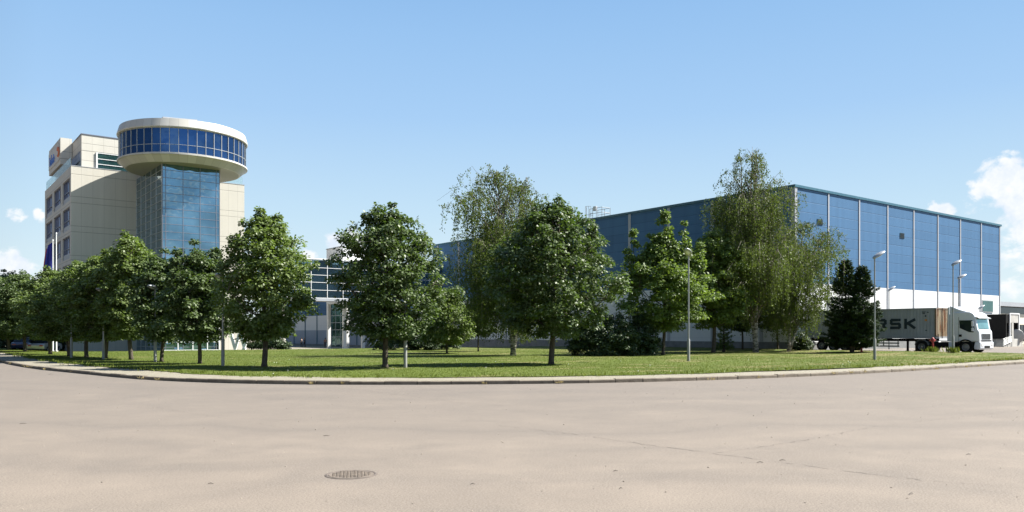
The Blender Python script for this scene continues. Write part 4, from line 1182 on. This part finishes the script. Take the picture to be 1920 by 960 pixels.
# birches
def birch(seed, h, rad, nbr, strands, leaf_per_m, L, lean=(0, 0), low=.12, trunk_r=.14, dense_low=1.0, multi=((0, 0),), top_sparse=.5, asym=(0., 0.), prof=None):
    rs = random.Random(seed); rng = np.random.default_rng(seed)
    tk_ = MB(); brm = MB()
    stems = []
    for (mx, my) in multi:
        pts = []
        for i in range(15):
            f = i / 14; pts.append(Vector((lean[0] * f + mx * f ** .8 + .12 * math.sin(f * 7 + seed + mx), lean[1] * f + my * f ** .8 + .12 * math.cos(f * 6 + seed), h * f * (1 - .08 * abs(mx) * .5))))
        pts[0].z = -.1
        tk_.tube(pts, [trunk_r * (1.25 if i == 0 else 1) * (1 - i / 14) ** .9 + .012 for i in range(15)], 8)
        stems.append(pts)
    cen, tan, nor, ln = [], [], [], []
    def spray(a, b_, n, spread):
        for _ in range(n):
            q = rs.random(); p = a.lerp(b_, q) + Vector((rs.gauss(0, spread), rs.gauss(0, spread), rs.gauss(0, spread * .8)))
            cen.append(p); tan.append((rs.gauss(0, .5), rs.gauss(0, .5), -1 + rs.gauss(0, .4))); nor.append((rs.gauss(0, 1), rs.gauss(0, 1), rs.gauss(0, .7))); ln.append(L * rs.uniform(.7, 1.25))
    for i in range(nbr):
        f = low + (1 - low) * ((i + rs.random()) / nbr) ** .92
        f = min(f, .97)
        st = stems[rs.randrange(len(stems))]
        s0 = st[int(f * 14)].lerp(st[min(14, int(f * 14) + 1)], f * 14 % 1)
        az = i * 2.4 + rs.uniform(-.5, .5)
        env_r = rad * (interp(prof, f) if prof else math.sin(math.pi * min(1, (f * .86 + .16))) ** .75) * rs.uniform(.65, 1.12)
        env_r *= 1 + asym[0] * math.cos(az) + asym[1] * math.sin(az)
        if f > .7: env_r *= .9
        rise = env_r * (1.15 if f > .45 else .75) * rs.uniform(.7, 1.2)
        if s0.z + rise > h * 1.02: rise = max(.2, h * 1.02 - s0.z)
        d_ = Vector((math.cos(az), math.sin(az), 0))
        p1 = s0 + d_ * env_r * .4 + Vector((0, 0, rise * .6)); p2 = s0 + d_ * env_r * .8 + Vector((0, 0, rise)); p3 = s0 + d_ * env_r * 1.05 + Vector((0, 0, rise * .8))
        r0 = trunk_r * .42 * (1 - f * .75)
        brm.tube([s0, p1, p2, p3], [r0, r0 * .6, r0 * .3, .006], 5, cap=False)
        ns = max(2, int(strands * (1.0 if f < .6 else top_sparse * (1.35 - f))))
        for k in range(ns):
            q = rs.uniform(.25, 1.0)
            pa = s0.lerp(p1, q / .4) if q < .4 else (p1.lerp(p2, (q - .4) / .4) if q < .8 else p2.lerp(p3, (q - .8) / .2))
            side = Vector((rs.gauss(0, .35), rs.gauss(0, .35), 0)) * (1 if f < .6 else .6)
            pb = pa + side + d_ * .15 + Vector((0, 0, rs.uniform(-.1, .25)))
            Lh = rs.uniform(.5, 2.3) * (dense_low if f < .6 else .5)
            Lh = min(Lh, max(.2, pb.z - h * .06 - rs.uniform(0, .6)))
            pc = pb + Vector((rs.gauss(0, .12), rs.gauss(0, .12), -Lh))
            if k % 2 == 0: brm.tube([pa, pb, pc], [.012, .009, .004], 3, cap=False)
            spray(pa, pb, int(3 + 8 * side.length), .10); spray(pb, pc, int(Lh * leaf_per_m), .085)
    V = leaves_from(np.array([tuple(c) for c in cen]), np.array(tan), np.array(nor), np.array(ln), np.array(ln) * .7)
    return tk_, brm, V
p = birch(21, 13.6, 4.2, 180, 22, 18, .125, lean=(-.7, .9), multi=((0, 0), (1.6, -1.2)), trunk_r=.17, top_sparse=.42, low=.11, dense_low=1.35, asym=(-.1, .1))
b1 = tree_from('birch_tree', p, ('birch_bark', 'birch_leaf'), at(960, 59.0), .4, 'tall airy birch with a leaning trunk between the two dark lindens', 'tree', 'birches on the lawn')
p = birch(22, 17.8, 6.6, 230, 20, 15, .135, lean=(.3, .2), multi=((0, 0), (.9, .6), (-1.1, .2)), trunk_r=.19, top_sparse=.33, low=.12, dense_low=1.3, prof=[(0, .98), (.15, 1), (.28, .86), (.42, .66), (.56, .52), (.70, .38), (.85, .20), (1, .06)])
b2 = tree_from('birch_tree', p, ('birch_bark', 'birch_leaf'), at(1415, 69.0), 1.2, 'tallest birch with weeping branches, in front of the warehouse corner', 'tree', 'birches on the lawn')
p = birch(23, 11.5, 3.6, 100, 17, 16, .13, lean=(1.4, -.8), multi=((0, 0), (1.6, -1.2)), trunk_r=.13, top_sparse=.7, low=.12, dense_low=1.1)
b3 = tree_from('birch_tree', p, ('birch_bark', 'birch_leaf'), at(1478, 71.0), .2, 'lower birch leaning right beside the spruce', 'tree', 'birches on the lawn')

# bright young tree with spires, round tree behind, small ones
BR = [(0, .3), (.1, .7), (.3, 1.), (.5, .95), (.68, .7), (.85, .35), (1, .1)]
place(1245, 62.0, mk(31, 9.3, 2.1, 3.3, BR, 360, 90, L=.21, cr=.55, tr_=.13, mats=('bark', 'maple_leaf'), env_amp=.3, inner=.5,
      spires=((.0, .0, 7.4, 11.4, 1.0), (1.2, -1.0, 7.0, 10.2, .8), (-1.9, 1.4, 6.2, 9.6, .8), (.7, .2, 7.0, 9.6, .8), (-.9, .6, 7.0, 9.3, .8), (2.2, -1.7, 6.0, 8.6, .6))), 'maple_tree', 'bright green tree with upright leafy spires behind the first street lamp', 'tree', 0)
place(1338, 67.5, mk(32, 10.2, 2.4, 3.2, ROUND, 320, 85, L=.24, cr=.6, tr_=.17, mats=('bark', 'maple_leaf'), env_amp=.22), 'maple_tree', 'round-headed bright green tree directly left of the tallest birch', 'tree', 0)
place(1391, 77.0, mk(33, 6.2, 2.0, 2.3, ROUND, 130, 80, L=.22, cr=.5, tr_=.09, mats=('bark', 'hedge_leaf')), 'young_tree', 'small dark tree with a thin trunk behind the tallest birch, left one', 'tree', 0)
place(1457, 76.0, mk(34, 6.0, 2.0, 2.2, ROUND, 130, 80, L=.22, cr=.5, tr_=.09, mats=('bark', 'hedge_leaf')), 'young_tree', 'small dark tree with a thin trunk under the weeping birch, right of its stem', 'tree', 0)
place(838, 66.0, mk(35, 5.3, 1.0, 2.5, ROUND, 190, 90, L=.19, cr=.5, tr_=.08, mats=('bark', 'linden_leaf_fresh')), 'young_tree', 'low bushy green tree right behind the dark central linden', 'tree', 0)
place(898, 74.0, mk(36, 5.2, 1.6, 1.9, ROUND, 130, 80, L=.2, cr=.5, tr_=.07, mats=('bark', 'hedge_leaf')), 'young_tree', 'small shaded tree behind the left edge of the airy birch', 'tree', 0)

# dark shrub masses
def shrub(name, seed, px, d, w_, dep, h, label, mat='hedge_leaf', n=150, per=90, L=.16, cr=.4, cat='shrub', group=None):
    rs = random.Random(seed); rng = np.random.default_rng(seed); cen = []; rd = []
    for _ in range(n):
        a = rs.uniform(0, 6.28); q = rs.random() ** .5; u = rs.random()
        top_ = h * (1 - .55 * q ** 2) * (1 + .15 * math.sin(a * 3 + seed))
        cen.append((math.cos(a) * q * w_ / 2, math.sin(a) * q * dep / 2, .15 + (top_ - .15) * u ** .7)); rd.append(cr * rs.uniform(.7, 1.2))
    r = empty(name, at(px, d), -math.atan2(CV, CU)); tag(r, label, cat, group)
    st = MB()
    for k in range(9):
        a = k * 2.4; st.tube([(.1 * math.cos(a), .1 * math.sin(a), -.05), (w_ * .15 * math.cos(a), dep * .15 * math.sin(a), h * .4), (w_ * .3 * math.cos(a), dep * .3 * math.sin(a), h * .75)], [.03, .02, .008], 5, cap=False)
    st.build('stems', 'bark', r)
    quads_mesh('foliage', leaf_cloud(rng, cen, rd, per, L), mat, r)
    return r
shrub('shrub', 41, 1130, 59.5, 5.2, 3.2, 3.4, 'big dark shrub at the right foot of the broad linden', n=230)
shrub('shrub', 42, 1193, 61.0, 3.4, 2.6, 3.1, 'dark shrub left of the trunk of the bright spired tree', n=110)
shrub('hedge', 43, 505, 84.0, 4.4, 1.6, 1.5, 'dark clipped hedge beside the white V-shaped supports', n=90, cat='hedge')
shrub('shrub', 44, 765, 79.0, 6.5, 2.5, 2.6, 'wide dark shrub behind the trunk of the central linden', n=170)
shrub('shrub', 45, 815, 82.0, 5, 2.2, 2.4, 'dark shrub below the low bushy tree', n=110)
shrub('shrub', 46, 60, 92.0, 9, 4, 3.0, 'shaded shrubbery behind the parked cars on the far left', n=200, L=.22, cr=.6, mat='far_leaf')
shrub('shrub', 47, 1888, 118, 3.4, 1.2, 1.3, 'light green bush behind the storage tank', n=50, mat='maple_leaf').location.z += 1.6
shrub('shrub', 50, 1500, 73.0, 1.6, 1.2, 1.7, 'narrow dark shrub between the birch stems beside the spruce', n=45)

# spruces
def spruce(seed, h, rad, leaders=((0, 0, 1.0),), L=.17, dens=1.0):
    rs = random.Random(seed); tk_ = MB(); brm = MB(); cen, tan, nor, ln = [], [], [], []
    for (lx, ly, hf) in leaders:
        H = h * hf
        pts = [Vector((lx * min(1, f * 2.2), ly * min(1, f * 2.2), H * f)) for f in [i / 10 for i in range(11)]]; pts[0].z = -.1
        tk_.tube(pts, [.13 * (1 - i / 10) * (1.2 if i == 0 else 1) + .01 for i in range(11)], 7)
        nb = int(15 * H * dens)
        for i in range(nb):
            f = .07 + .93 * (i + rs.random()) / nb; z = H * f
            r_ = rad * (1 - f) ** .7 * rs.uniform(.72, 1.12) + .08
            az = i * 2.4 + rs.uniform(-.3, .3)
            bx, by = lx * min(1, f * 2.2), ly * min(1, f * 2.2)
            d_ = Vector((math.cos(az), math.sin(az), 0)); s0 = Vector((bx, by, z))
            p1 = s0 + d_ * r_ * .55 + Vector((0, 0, -.06 * r_ if f < .6 else .25 * r_)); p2 = s0 + d_ * r_ + Vector((0, 0, (.02 if f < .6 else .5) * r_ + .1))
            brm.tube([s0, p1, p2], [.02, .012, .004], 3, cap=False)
            side = Vector((-d_.y, d_.x, 0)); n = int((22 + 95 * r_) * 1.1)
            for _ in range(n):
                q = rs.random() ** .8; c_ = s0.lerp(p1, q * 2) if q < .5 else p1.lerp(p2, q * 2 - 1)
                wd = r_ * .34 * (1 - q * .6); o = rs.uniform(-1, 1)
                c_ = c_ + side * o * wd + Vector((0, 0, rs.uniform(-.10, .06)))
                cen.append(tuple(c_)); tv = d_ + side * o * 1.1 + Vector((rs.gauss(0, .25), rs.gauss(0, .25), rs.gauss(.1, .35))); tan.append(tuple(tv)); nor.append((rs.gauss(0, .6), rs.gauss(0, .6), 1)); ln.append(L * rs.uniform(.7, 1.3))
    V = leaves_from(np.array(cen), np.array(tan), np.array(nor), np.array(ln), np.array(ln) * .38)
    return tk_, brm, V
rv = Vector((*W(1, 0), 0))
p = spruce(51, 7.6, 2.25, leaders=((-.5 * rv.x, -.5 * rv.y, 1.0), (.85 * rv.x, .85 * rv.y, .93)), L=.22, dens=1.5)
tree_from('spruce_tree', p, ('bark', 'spruce_needle'), at(1597, 66.5), 0, 'dark spruce with twin tops in front of the container', 'tree', 'spruces on the lawn')
p = spruce(52, 2.9, .95, L=.17)
tree_from('spruce_tree', p, ('bark', 'maple_leaf'), at(1357, 71.0), 0, 'small young light green spruce left of the tallest birch stems', 'tree', 'spruces on the lawn')

# a strip of distant woodland
rng = np.random.default_rng(77); cen = []; rd = []
rs = random.Random(8)
for k in range(520):
    f = rs.random(); x_ = -60 + 150 * f; y_ = 225 + rs.uniform(0, 14); hh = 8 + 3.5 * math.sin(f * 23) * math.sin(f * 51 + 1) + rs.uniform(-1, 1)
    cen.append((x_, y_, hh * rs.random() ** .6)); rd.append(rs.uniform(1.2, 2.2))
fw = quads_mesh('woodland', leaf_cloud(rng, cen, rd, 60, .75), 'far_leaf'); tag(fw, 'distant dark belt of trees on the horizon at far left', 'woodland', kind='stuff')

# ------------------------------------------------------------------ small items
def hydrant(px, d, h, label):
    r = empty('fire_hydrant', at(px, d)); tag(r, label, 'fire hydrant', 'red fire hydrants at the edge of the yard')
    b = MB(); b.tube([(0, 0, -.05), (0, 0, h * .72)], .075, 12); b.tube([(0, 0, 0), (0, 0, .08)], .14, 12); b.build('barrel', 'hydrant_red', r, smooth='auto')
    b = MB(); b.lathe([(.01, h * .72), (.13, h * .72), (.14, h * .86), (.10, h * .95), (.04, h), (.005, h * 1.02)], 14); b.build('bonnet', 'hydrant_red', r, smooth='auto')
    for s_ in (-1, 1):
        b = MB(); b.tube([(s_ * .08 * CU, -s_ * .08 * CV, h * .8), (s_ * .24 * CU, -s_ * .24 * CV, h * .8)], .06, 10); b.build('nozzle', 'hydrant_red', r, smooth='auto')
hydrant(1749, 64.5, 1.15, 'taller red fire hydrant in front of the lorry rear wheel')
hydrant(1615.5, 66.5, .78, 'shorter red fire hydrant at the right foot of the dark spruce')
# stump-like short concrete post near hydrant
x, y, z = at(1790, 61.0)

# white V-shaped supports
def vsup(px, d, label):
    r = empty('v_support', at(px, d), -math.atan2(CV, CU)); tag(r, label, 'sculpture', 'V-shaped supports on the lawn edge')
    b = MB(); b.prism([(-.12, .25), (.12, .25), (.62, 2.0), (.30, 2.0), (0, .75), (-.30, 2.0), (-.62, 2.0)], -.12, .12, 'y'); b.build('fork', 'white_metal', r)
    b = MB(); b.prism([(-.35, -.9), (.35, -.9), (.14, .249), (-.14, .249)], -.2, .2, 'y'); b.build('foot', 'white_metal', r)
vsup(458, 83.0, 'white V-shaped support, the brighter right one of the pair')
vsup(441, 85.5, 'white V-shaped support, the shaded left one of the pair')

# flagpoles with flags
def flagpole(px, d, h, label, flagmats, flen, fw_, fl_label, drop=1.2):
    x, y = P(px, d); z = gz(x, y)
    r = empty('flagpole', (x, y, z)); tag(r, label, 'flagpole', 'flagpoles by the office')
    b = MB(); b.tube([(0, 0, 0), (0, 0, h)], [.075, .04], 10); b.tube([(0, 0, h), (0, 0, h + .12)], [.07, .05], 10); b.build('pole', 'white_metal', r, smooth='auto')
    b = MB(); b.tube([(0, 0, 0), (0, 0, .25)], .16, 12); b.build('base', 'concrete', r)
    if not flagmats: return
    # limp hanging cloth: folded strip
    n, mz = 14, 16; s = MB()
    for j in range(mz + 1):
        v = j / mz
        for i in range(n + 1):
            u = i / n; ff = .35 + .65 * v ** .7
            xx = -.05 - fw_ * u * ff; yy = .13 * math.sin(u * 13 + v * 2) * (.4 + v)
            s.v.append((xx * CU, xx * -CV + yy, h - .15 - flen * v - .25 * u * (1 - v) - u * .5 * v))
    for j in range(mz):
        for i in range(n):
            s.f.append((j * (n + 1) + i, j * (n + 1) + i + 1, (j + 1) * (n + 1) + i + 1, (j + 1) * (n + 1) + i)); s.mi.append(min(len(flagmats) - 1, int(i / n * len(flagmats))))
    fo = s.build('flag', flagmats, r, smooth=True)
    m_ = fo.modifiers.new('thick', 'SOLIDIFY'); m_.thickness = .01
    return fo
flagpole(99, 74.0, 10.4, 'flagpole with a limp dark blue flag in front of the office', ['cloth_blue'], 4.9, 1.05, 'blue')
flagpole(94, 75.0, 10.1, 'flagpole with a limp white, green and red flag, left of the blue one', ['cloth_white', 'cloth_green', 'cloth_red'], 5.2, .9, 'tricolour')
flagpole(105.5, 73.0, 10.9, 'bare flagpole without a flag, rightmost of the three', None, 0, 0, '')

# parked cars far left
def car(px, d, rz, mat, label):
    x, y = P(px, d); r = empty('parked_car', (x, y, gz(x, y) + .02), rz); tag(r, label, 'car', 'cars parked at far left')
    b = MB(); b.prism([(-2.1, .35), (-2.15, .75), (-1.9, .92), (-1.1, 1.0), (1.3, .98), (2.0, .88), (2.15, .6), (2.1, .32)], -.85, .85, 'y'); b.build('body', mat, r, bevel=.06, smooth=True)
    b = MB(); b.prism([(-1.75, .96), (-1.25, 1.40), (.35, 1.44), (1.15, .98)], -.74, .74, 'y'); b.build('cabin', 'glass_dark', r, bevel=.05, smooth=True)
    b = MB(); b.prism([(-1.3, 1.41), (-1.2, 1.45), (.3, 1.48), (.4, 1.44)], -.70, .70, 'y'); b.build('roof', mat, r, bevel=.015)
    for xx in (-1.3, 1.3):
        for s_ in (-1, 1):
            t_ = MB(); t_.tube([(xx, s_ * .87, .32), (xx, s_ * .66, .32)], .32, 18); wo_ = t_.build('wheel', 'tyre', r, smooth='auto')
            t_ = MB(); t_.tube([(xx, s_ * .885, .32), (xx, s_ * .872, .32)], .19, 14); t_.build('rim', 'rim', wo_)
    for s_ in (-.55, .55):
        b = MB(); b.box(2.08, 2.13, s_ - .18, s_ + .18, .62, .76); b.build('headlight', 'light_lens', r)
        b = MB(); b.box(-2.17, -2.10, s_ - .15, s_ + .15, .66, .80); b.build('tail_light', 'car_red', r)
car(70, 90, R(75), 'car_red', 'red parked car glimpsed under the trees on the far left')
car(84, 83, R(60), 'car_silver', 'silver parked car under the trees left of the flagpoles')
car(48, 86, R(70), 'car_navy', 'dark blue parked car left of the red one, in tree shade')

# people
def person(px, d, shirt, label, yaw, phase):
    x, y = P(px, d); r = empty('person', (x, y, gz(x, y) + .03), yaw); tag(r, label, 'person')
    def skin(name, verts, edges, rad, mat, root=0):
        me = bpy.data.meshes.new(name); me.from_pydata(verts, edges, []); o = link(name, me, mat, r)
        o.modifiers.new('skin', 'SKIN')
        for i, q in enumerate(rad): me.skin_vertices[0].data[i].radius = (q, q)
        me.skin_vertices[0].data[root].use_root = True
        sub = o.modifiers.new('sub', 'SUBSURF'); sub.levels = 1; sub.render_levels = 2
        return o
    a = .16 * phase
    V_ = [(0, 0, .95), (0, 0, 1.15), (0, 0, 1.38), (0, 0, 1.50), (.02, 0, 1.60), (.02, 0, 1.70),
          (0, .10, .92), (a, .10, .50), (-a * .2, .10, .10), (a * .5 + .14, .10, .05),
          (0, -.10, .92), (-a * .2, -.10, .50), (-a * 1.6, -.10, .12), (-a * 1.2 + .1, -.10, .05),
          (0, .19, 1.40), (-a * .6, .24, 1.12), (.04, .25, .88), (.06, .25, .80),
          (0, -.19, 1.40), (a * .6, -.24, 1.12), (a + .06, -.25, .90), (a + .09, -.25, .82)]
    E_ = [(0, 1), (1, 2), (2, 3), (3, 4), (4, 5), (0, 6), (6, 7), (7, 8), (8, 9), (0, 10), (10, 11), (11, 12), (12, 13), (2, 14), (14, 15), (15, 16), (16, 17), (2, 18), (18, 19), (19, 20), (20, 21)]
    Rd = [.13, .12, .13, .055, .095, .085, .09, .06, .045, .04, .09, .06, .045, .04, .06, .042, .03, .035, .06, .042, .03, .035]
    skin('body', V_, E_, Rd, 'skin')
    skin('shirt', [V_[0], V_[1], V_[2], V_[14], V_[15], V_[18], V_[19]], [(0, 1), (1, 2), (2, 3), (3, 4), (2, 5), (5, 6)], [.145, .135, .15, .075, .055, .075, .055], shirt)
    skin('trousers', [V_[0], V_[6], V_[7], V_[8], V_[10], V_[11], V_[12]], [(0, 1), (1, 2), (2, 3), (0, 4), (4, 5), (5, 6)], [.145, .105, .078, .062, .105, .078, .062], 'trousers')
    h_ = MB(); h_.lathe([(.01, 1.80), (.07, 1.785), (.10, 1.74), (.105, 1.68), (.09, 1.62)], 12, (-.02, 0, 0)); h_.build('hair', 'hair', r, smooth=True)
person(610, 140, 'shirt_orange', 'person in an orange-brown top walking near the entrance under the bridge', 1.2, 1)
person(565.5, 146, 'shirt_dark', 'person in dark clothes, left one of the pair by the blue wall', 2.0, .6)
person(571, 146.5, 'shirt_dark', 'person in dark clothes, right one of the pair by the blue wall', 2.4, .8)

# manhole
x, y = P(659, 9.95)
mh = empty('manhole_cover', (x, y, 0)); tag(mh, 'round worn iron manhole cover set in the asphalt', 'manhole cover')
b = MB(); b.lathe([(.325, -.05), (.325, .004), (.30, .009), (.282, .004), (.282, -.05)], 48); b.build('frame', 'iron_rim', mh)
b = MB(); b.lathe([(.276, -.04), (.276, .006), (.005, .007)], 48)
for i in range(-5, 6):
    for j in range(-5, 6):
        xx, yy = i * .048 + (.024 if j % 2 else 0), j * .048
        if xx * xx + yy * yy < .25 ** 2: b.box(xx - .013, xx + .013, yy - .010, yy + .010, .004, .012)
b.build('lid', 'iron', mh)

# cracks in the asphalt
def crack(pts, wd, seed, name='road_crack'):
    rs = random.Random(seed); s = MB(); P_ = []
    for (a, b_) in zip(pts, pts[1:]):
        A = Vector(a); B = Vector(b_); n = max(2, int((B - A).length / .09))
        for k in range(n): P_.append(A.lerp(B, k / n) + Vector((rs.gauss(0, .018), rs.gauss(0, .018))))
    for i in range(len(P_) - 1):
        t_ = (P_[i + 1] - P_[i]).normalized(); n_ = Vector((-t_.y, t_.x)); q = wd * rs.uniform(.15, 1.0)
        if rs.random() < .18: continue
        a, b_ = P_[i], P_[i + 1]
        s.add([(*(a - n_ * q), .004), (*(b_ - n_ * q), .004), (*(b_ + n_ * q), .004), (*(a + n_ * q), .004)], [(0, 1, 2, 3)])
    tag(s.build(name, 'crack'), kind='structure')
def gp(px, py): return P(px, EYE * F / (py - 626))
crack([gp(930, 797), gp(985, 804), gp(1075, 814), gp(1200, 832), gp(1380, 856), gp(1500, 872)], .009, 1)
crack([gp(1500, 872), gp(1640, 890), gp(1780, 905), gp(1925, 912)], .007, 2)
crack([gp(1340, 850), gp(1480, 830), gp(1640, 800), gp(1925, 768)], .006, 3)
crack([gp(-5, 728), gp(120, 742), gp(300, 765), gp(520, 800)], .005, 4)
crack([gp(600, 722), gp(900, 760), gp(1300, 765), gp(1900, 742)], .006, 5)

# loose stones, twigs and dry leaves on the road
rs = random.Random(12); st = MB()
for k in range(260):
    d = rs.uniform(7.8, 27) ** 1.0; px = rs.uniform(-20, 1940)
    x, y = P(px, d); q = rs.uniform(.003, .008) * (1 + d / 40)
    s_ = [(x + rs.uniform(-q, q), y + rs.uniform(-q, q), rs.uniform(.002, q)) for _ in range(3)]
    a = rs.uniform(0, 6.28)
    st.obox((x, y, q * .4), (q * math.cos(a), q * math.sin(a), 0), (-q * .6 * math.sin(a), q * .6 * math.cos(a), q * .2), (0, 0, q * .5))
tag(st.build('gravel', 'stone'), 'loose grit and small stones scattered on the asphalt', 'gravel', kind='stuff')
tw = MB()
for (px, py, ln_, a) in ((43, 795, .13, .3), (1467, 864, .10, .1), (1708, 927, .10, .6), (1816, 853, .09, .2), (1425, 868, .10, 0), (1154, 884, .07, .2), (395, 908, .07, .1), (886, 909, .06, .1), (95, 702, .25, 0), (1164, 917, .05, .4), (612, 818, .12, .05)):
    x, y = gp(px, py); c_, s_ = math.cos(a - .6), math.sin(a - .6)
    ln_ *= .45; tw.tube([(x - ln_ * c_, y - ln_ * s_, .008), (x, y, .018), (x + ln_ * c_, y + ln_ * s_, .008)], [.003, .005, .003], 5)
tag(tw.build('twigs', 'crack'), 'small dry twigs lying on the asphalt', 'twigs', kind='stuff')

# grass blades: denser near the kerb, where they can be seen
rng = np.random.default_rng(5)
def blades(name, n, xy, hgt, mat, label, lean=.5):
    x, y = xy; n = len(x)
    z = np.array([lz(a, b_) for a, b_ in zip(x, y)]) - .01
    c = np.stack([x, y, z], 1); t = rng.normal(size=(n, 3)) * lean; t[:, 2] = 1
    nm = rng.normal(size=(n, 3)); nm[:, 2] = .1
    h = hgt * rng.uniform(.5, 1.3, n)
    o = quads_mesh(name, leaves_from(c, t, nm, h, h * .16 + .006), mat); tag(o, label, 'grass', kind='stuff'); return o
N0 = 330000
px = rng.uniform(-30, 1950, N0); dd = 24 + 62 * rng.random(N0) ** 1.15
xc = (px - 960) / F * dd
X_ = CU * xc + CV * dd; Y_ = -CV * xc + CU * dd
k_ = inside(X_, Y_); X_, Y_ = X_[k_], Y_[k_]
blades('grass', 0, (X_, Y_), .06, 'grass_blade', 'short mown green grass of the lawn', .55)
# weeds along the kerb and the lawn's ragged front edge
wx_, wy_ = [], []
for i in range(len(kp)):
    if kp[i].y > 75 or kp[i].x > 75: continue
    for _ in range(16):
        if rs.random() < .6:
            q = kp[i] + kn[i] * (pv_w(i) + rs.gauss(0, .16)) + Vector((rs.uniform(-.5, .5), rs.uniform(-.5, .5)))
            for _ in range(4): wx_.append(q.x + rs.gauss(0, .05)); wy_.append(q.y + rs.gauss(0, .05))
blades('grass', 0, (np.array(wx_), np.array(wy_)), .15, 'grass_blade', 'longer ragged grass along the edge of the paving', .5)
wx_, wy_ = [], []
for i in range(len(kp)):
    if kp[i].y > 75 or kp[i].x > 75: continue
    for _ in range(2):
        if rs.random() < .35 + .4 * math.sin(i * .9):
            q = kp[i] + kn[i] * rs.choice((-.04, -.02, .22)) + Vector((rs.uniform(-.5, .5) * kn[i].y, -rs.uniform(-.5, .5) * kn[i].x))
            for _ in range(14): wx_.append(q.x + rs.gauss(0, .06)); wy_.append(q.y + rs.gauss(0, .06))
o = blades('dry_weeds', 0, (np.array(wx_), np.array(wy_)), .12, 'dry_blade', 'dry weeds growing in the joints of the kerb', .7); o.location.z = -.10; o['category'] = 'weeds'
# tufts at posts and hydrants
def tuft(px, d, n, h, label):
    x, y, z = at(px, d); xx = rng.normal(x, .22, n); yy = rng.normal(y, .22, n)
    o = blades('grass_tuft', 0, (xx, yy), h, 'grass_blade', label, .25); o['kind'] = 'stuff'
tuft(1787, 61.8, 150, .45, 'tall grass tuft round the foot of the nearer cab lamp'); tuft(1797, 68.6, 150, .5, 'tall grass tuft round the foot of the farther cab lamp'); tuft(1749, 64.4, 160, .4, 'grass tuft round the taller hydrant')
# clover / daisy heads
s = MB()
for k in range(36):
    px_ = rs.uniform(480, 1900); d_ = rs.uniform(29, 50); x, y = P(px_, d_)
    if not inside(np.array([x]), np.array([y]))[0]: continue
    q = rs.uniform(.014, .028); z = lz(x, y) + rs.uniform(.06, .14)
    s.lathe([(.003, q * .6), (q * .7, q * .5), (q, 0), (q * .5, -q * .5), (.003, -q * .6)], 6, (x, y, z))
    s.tube([(x, y, z - .12), (x, y, z)], .004, 3)
tag(s.build('wild_flowers', 'flower_white'), 'scattered tiny white flowers in the lawn', 'flowers', kind='stuff')
print('objects', len(bpy.data.objects), 'polys', sum(len(m.polygons) for m in bpy.data.meshes))
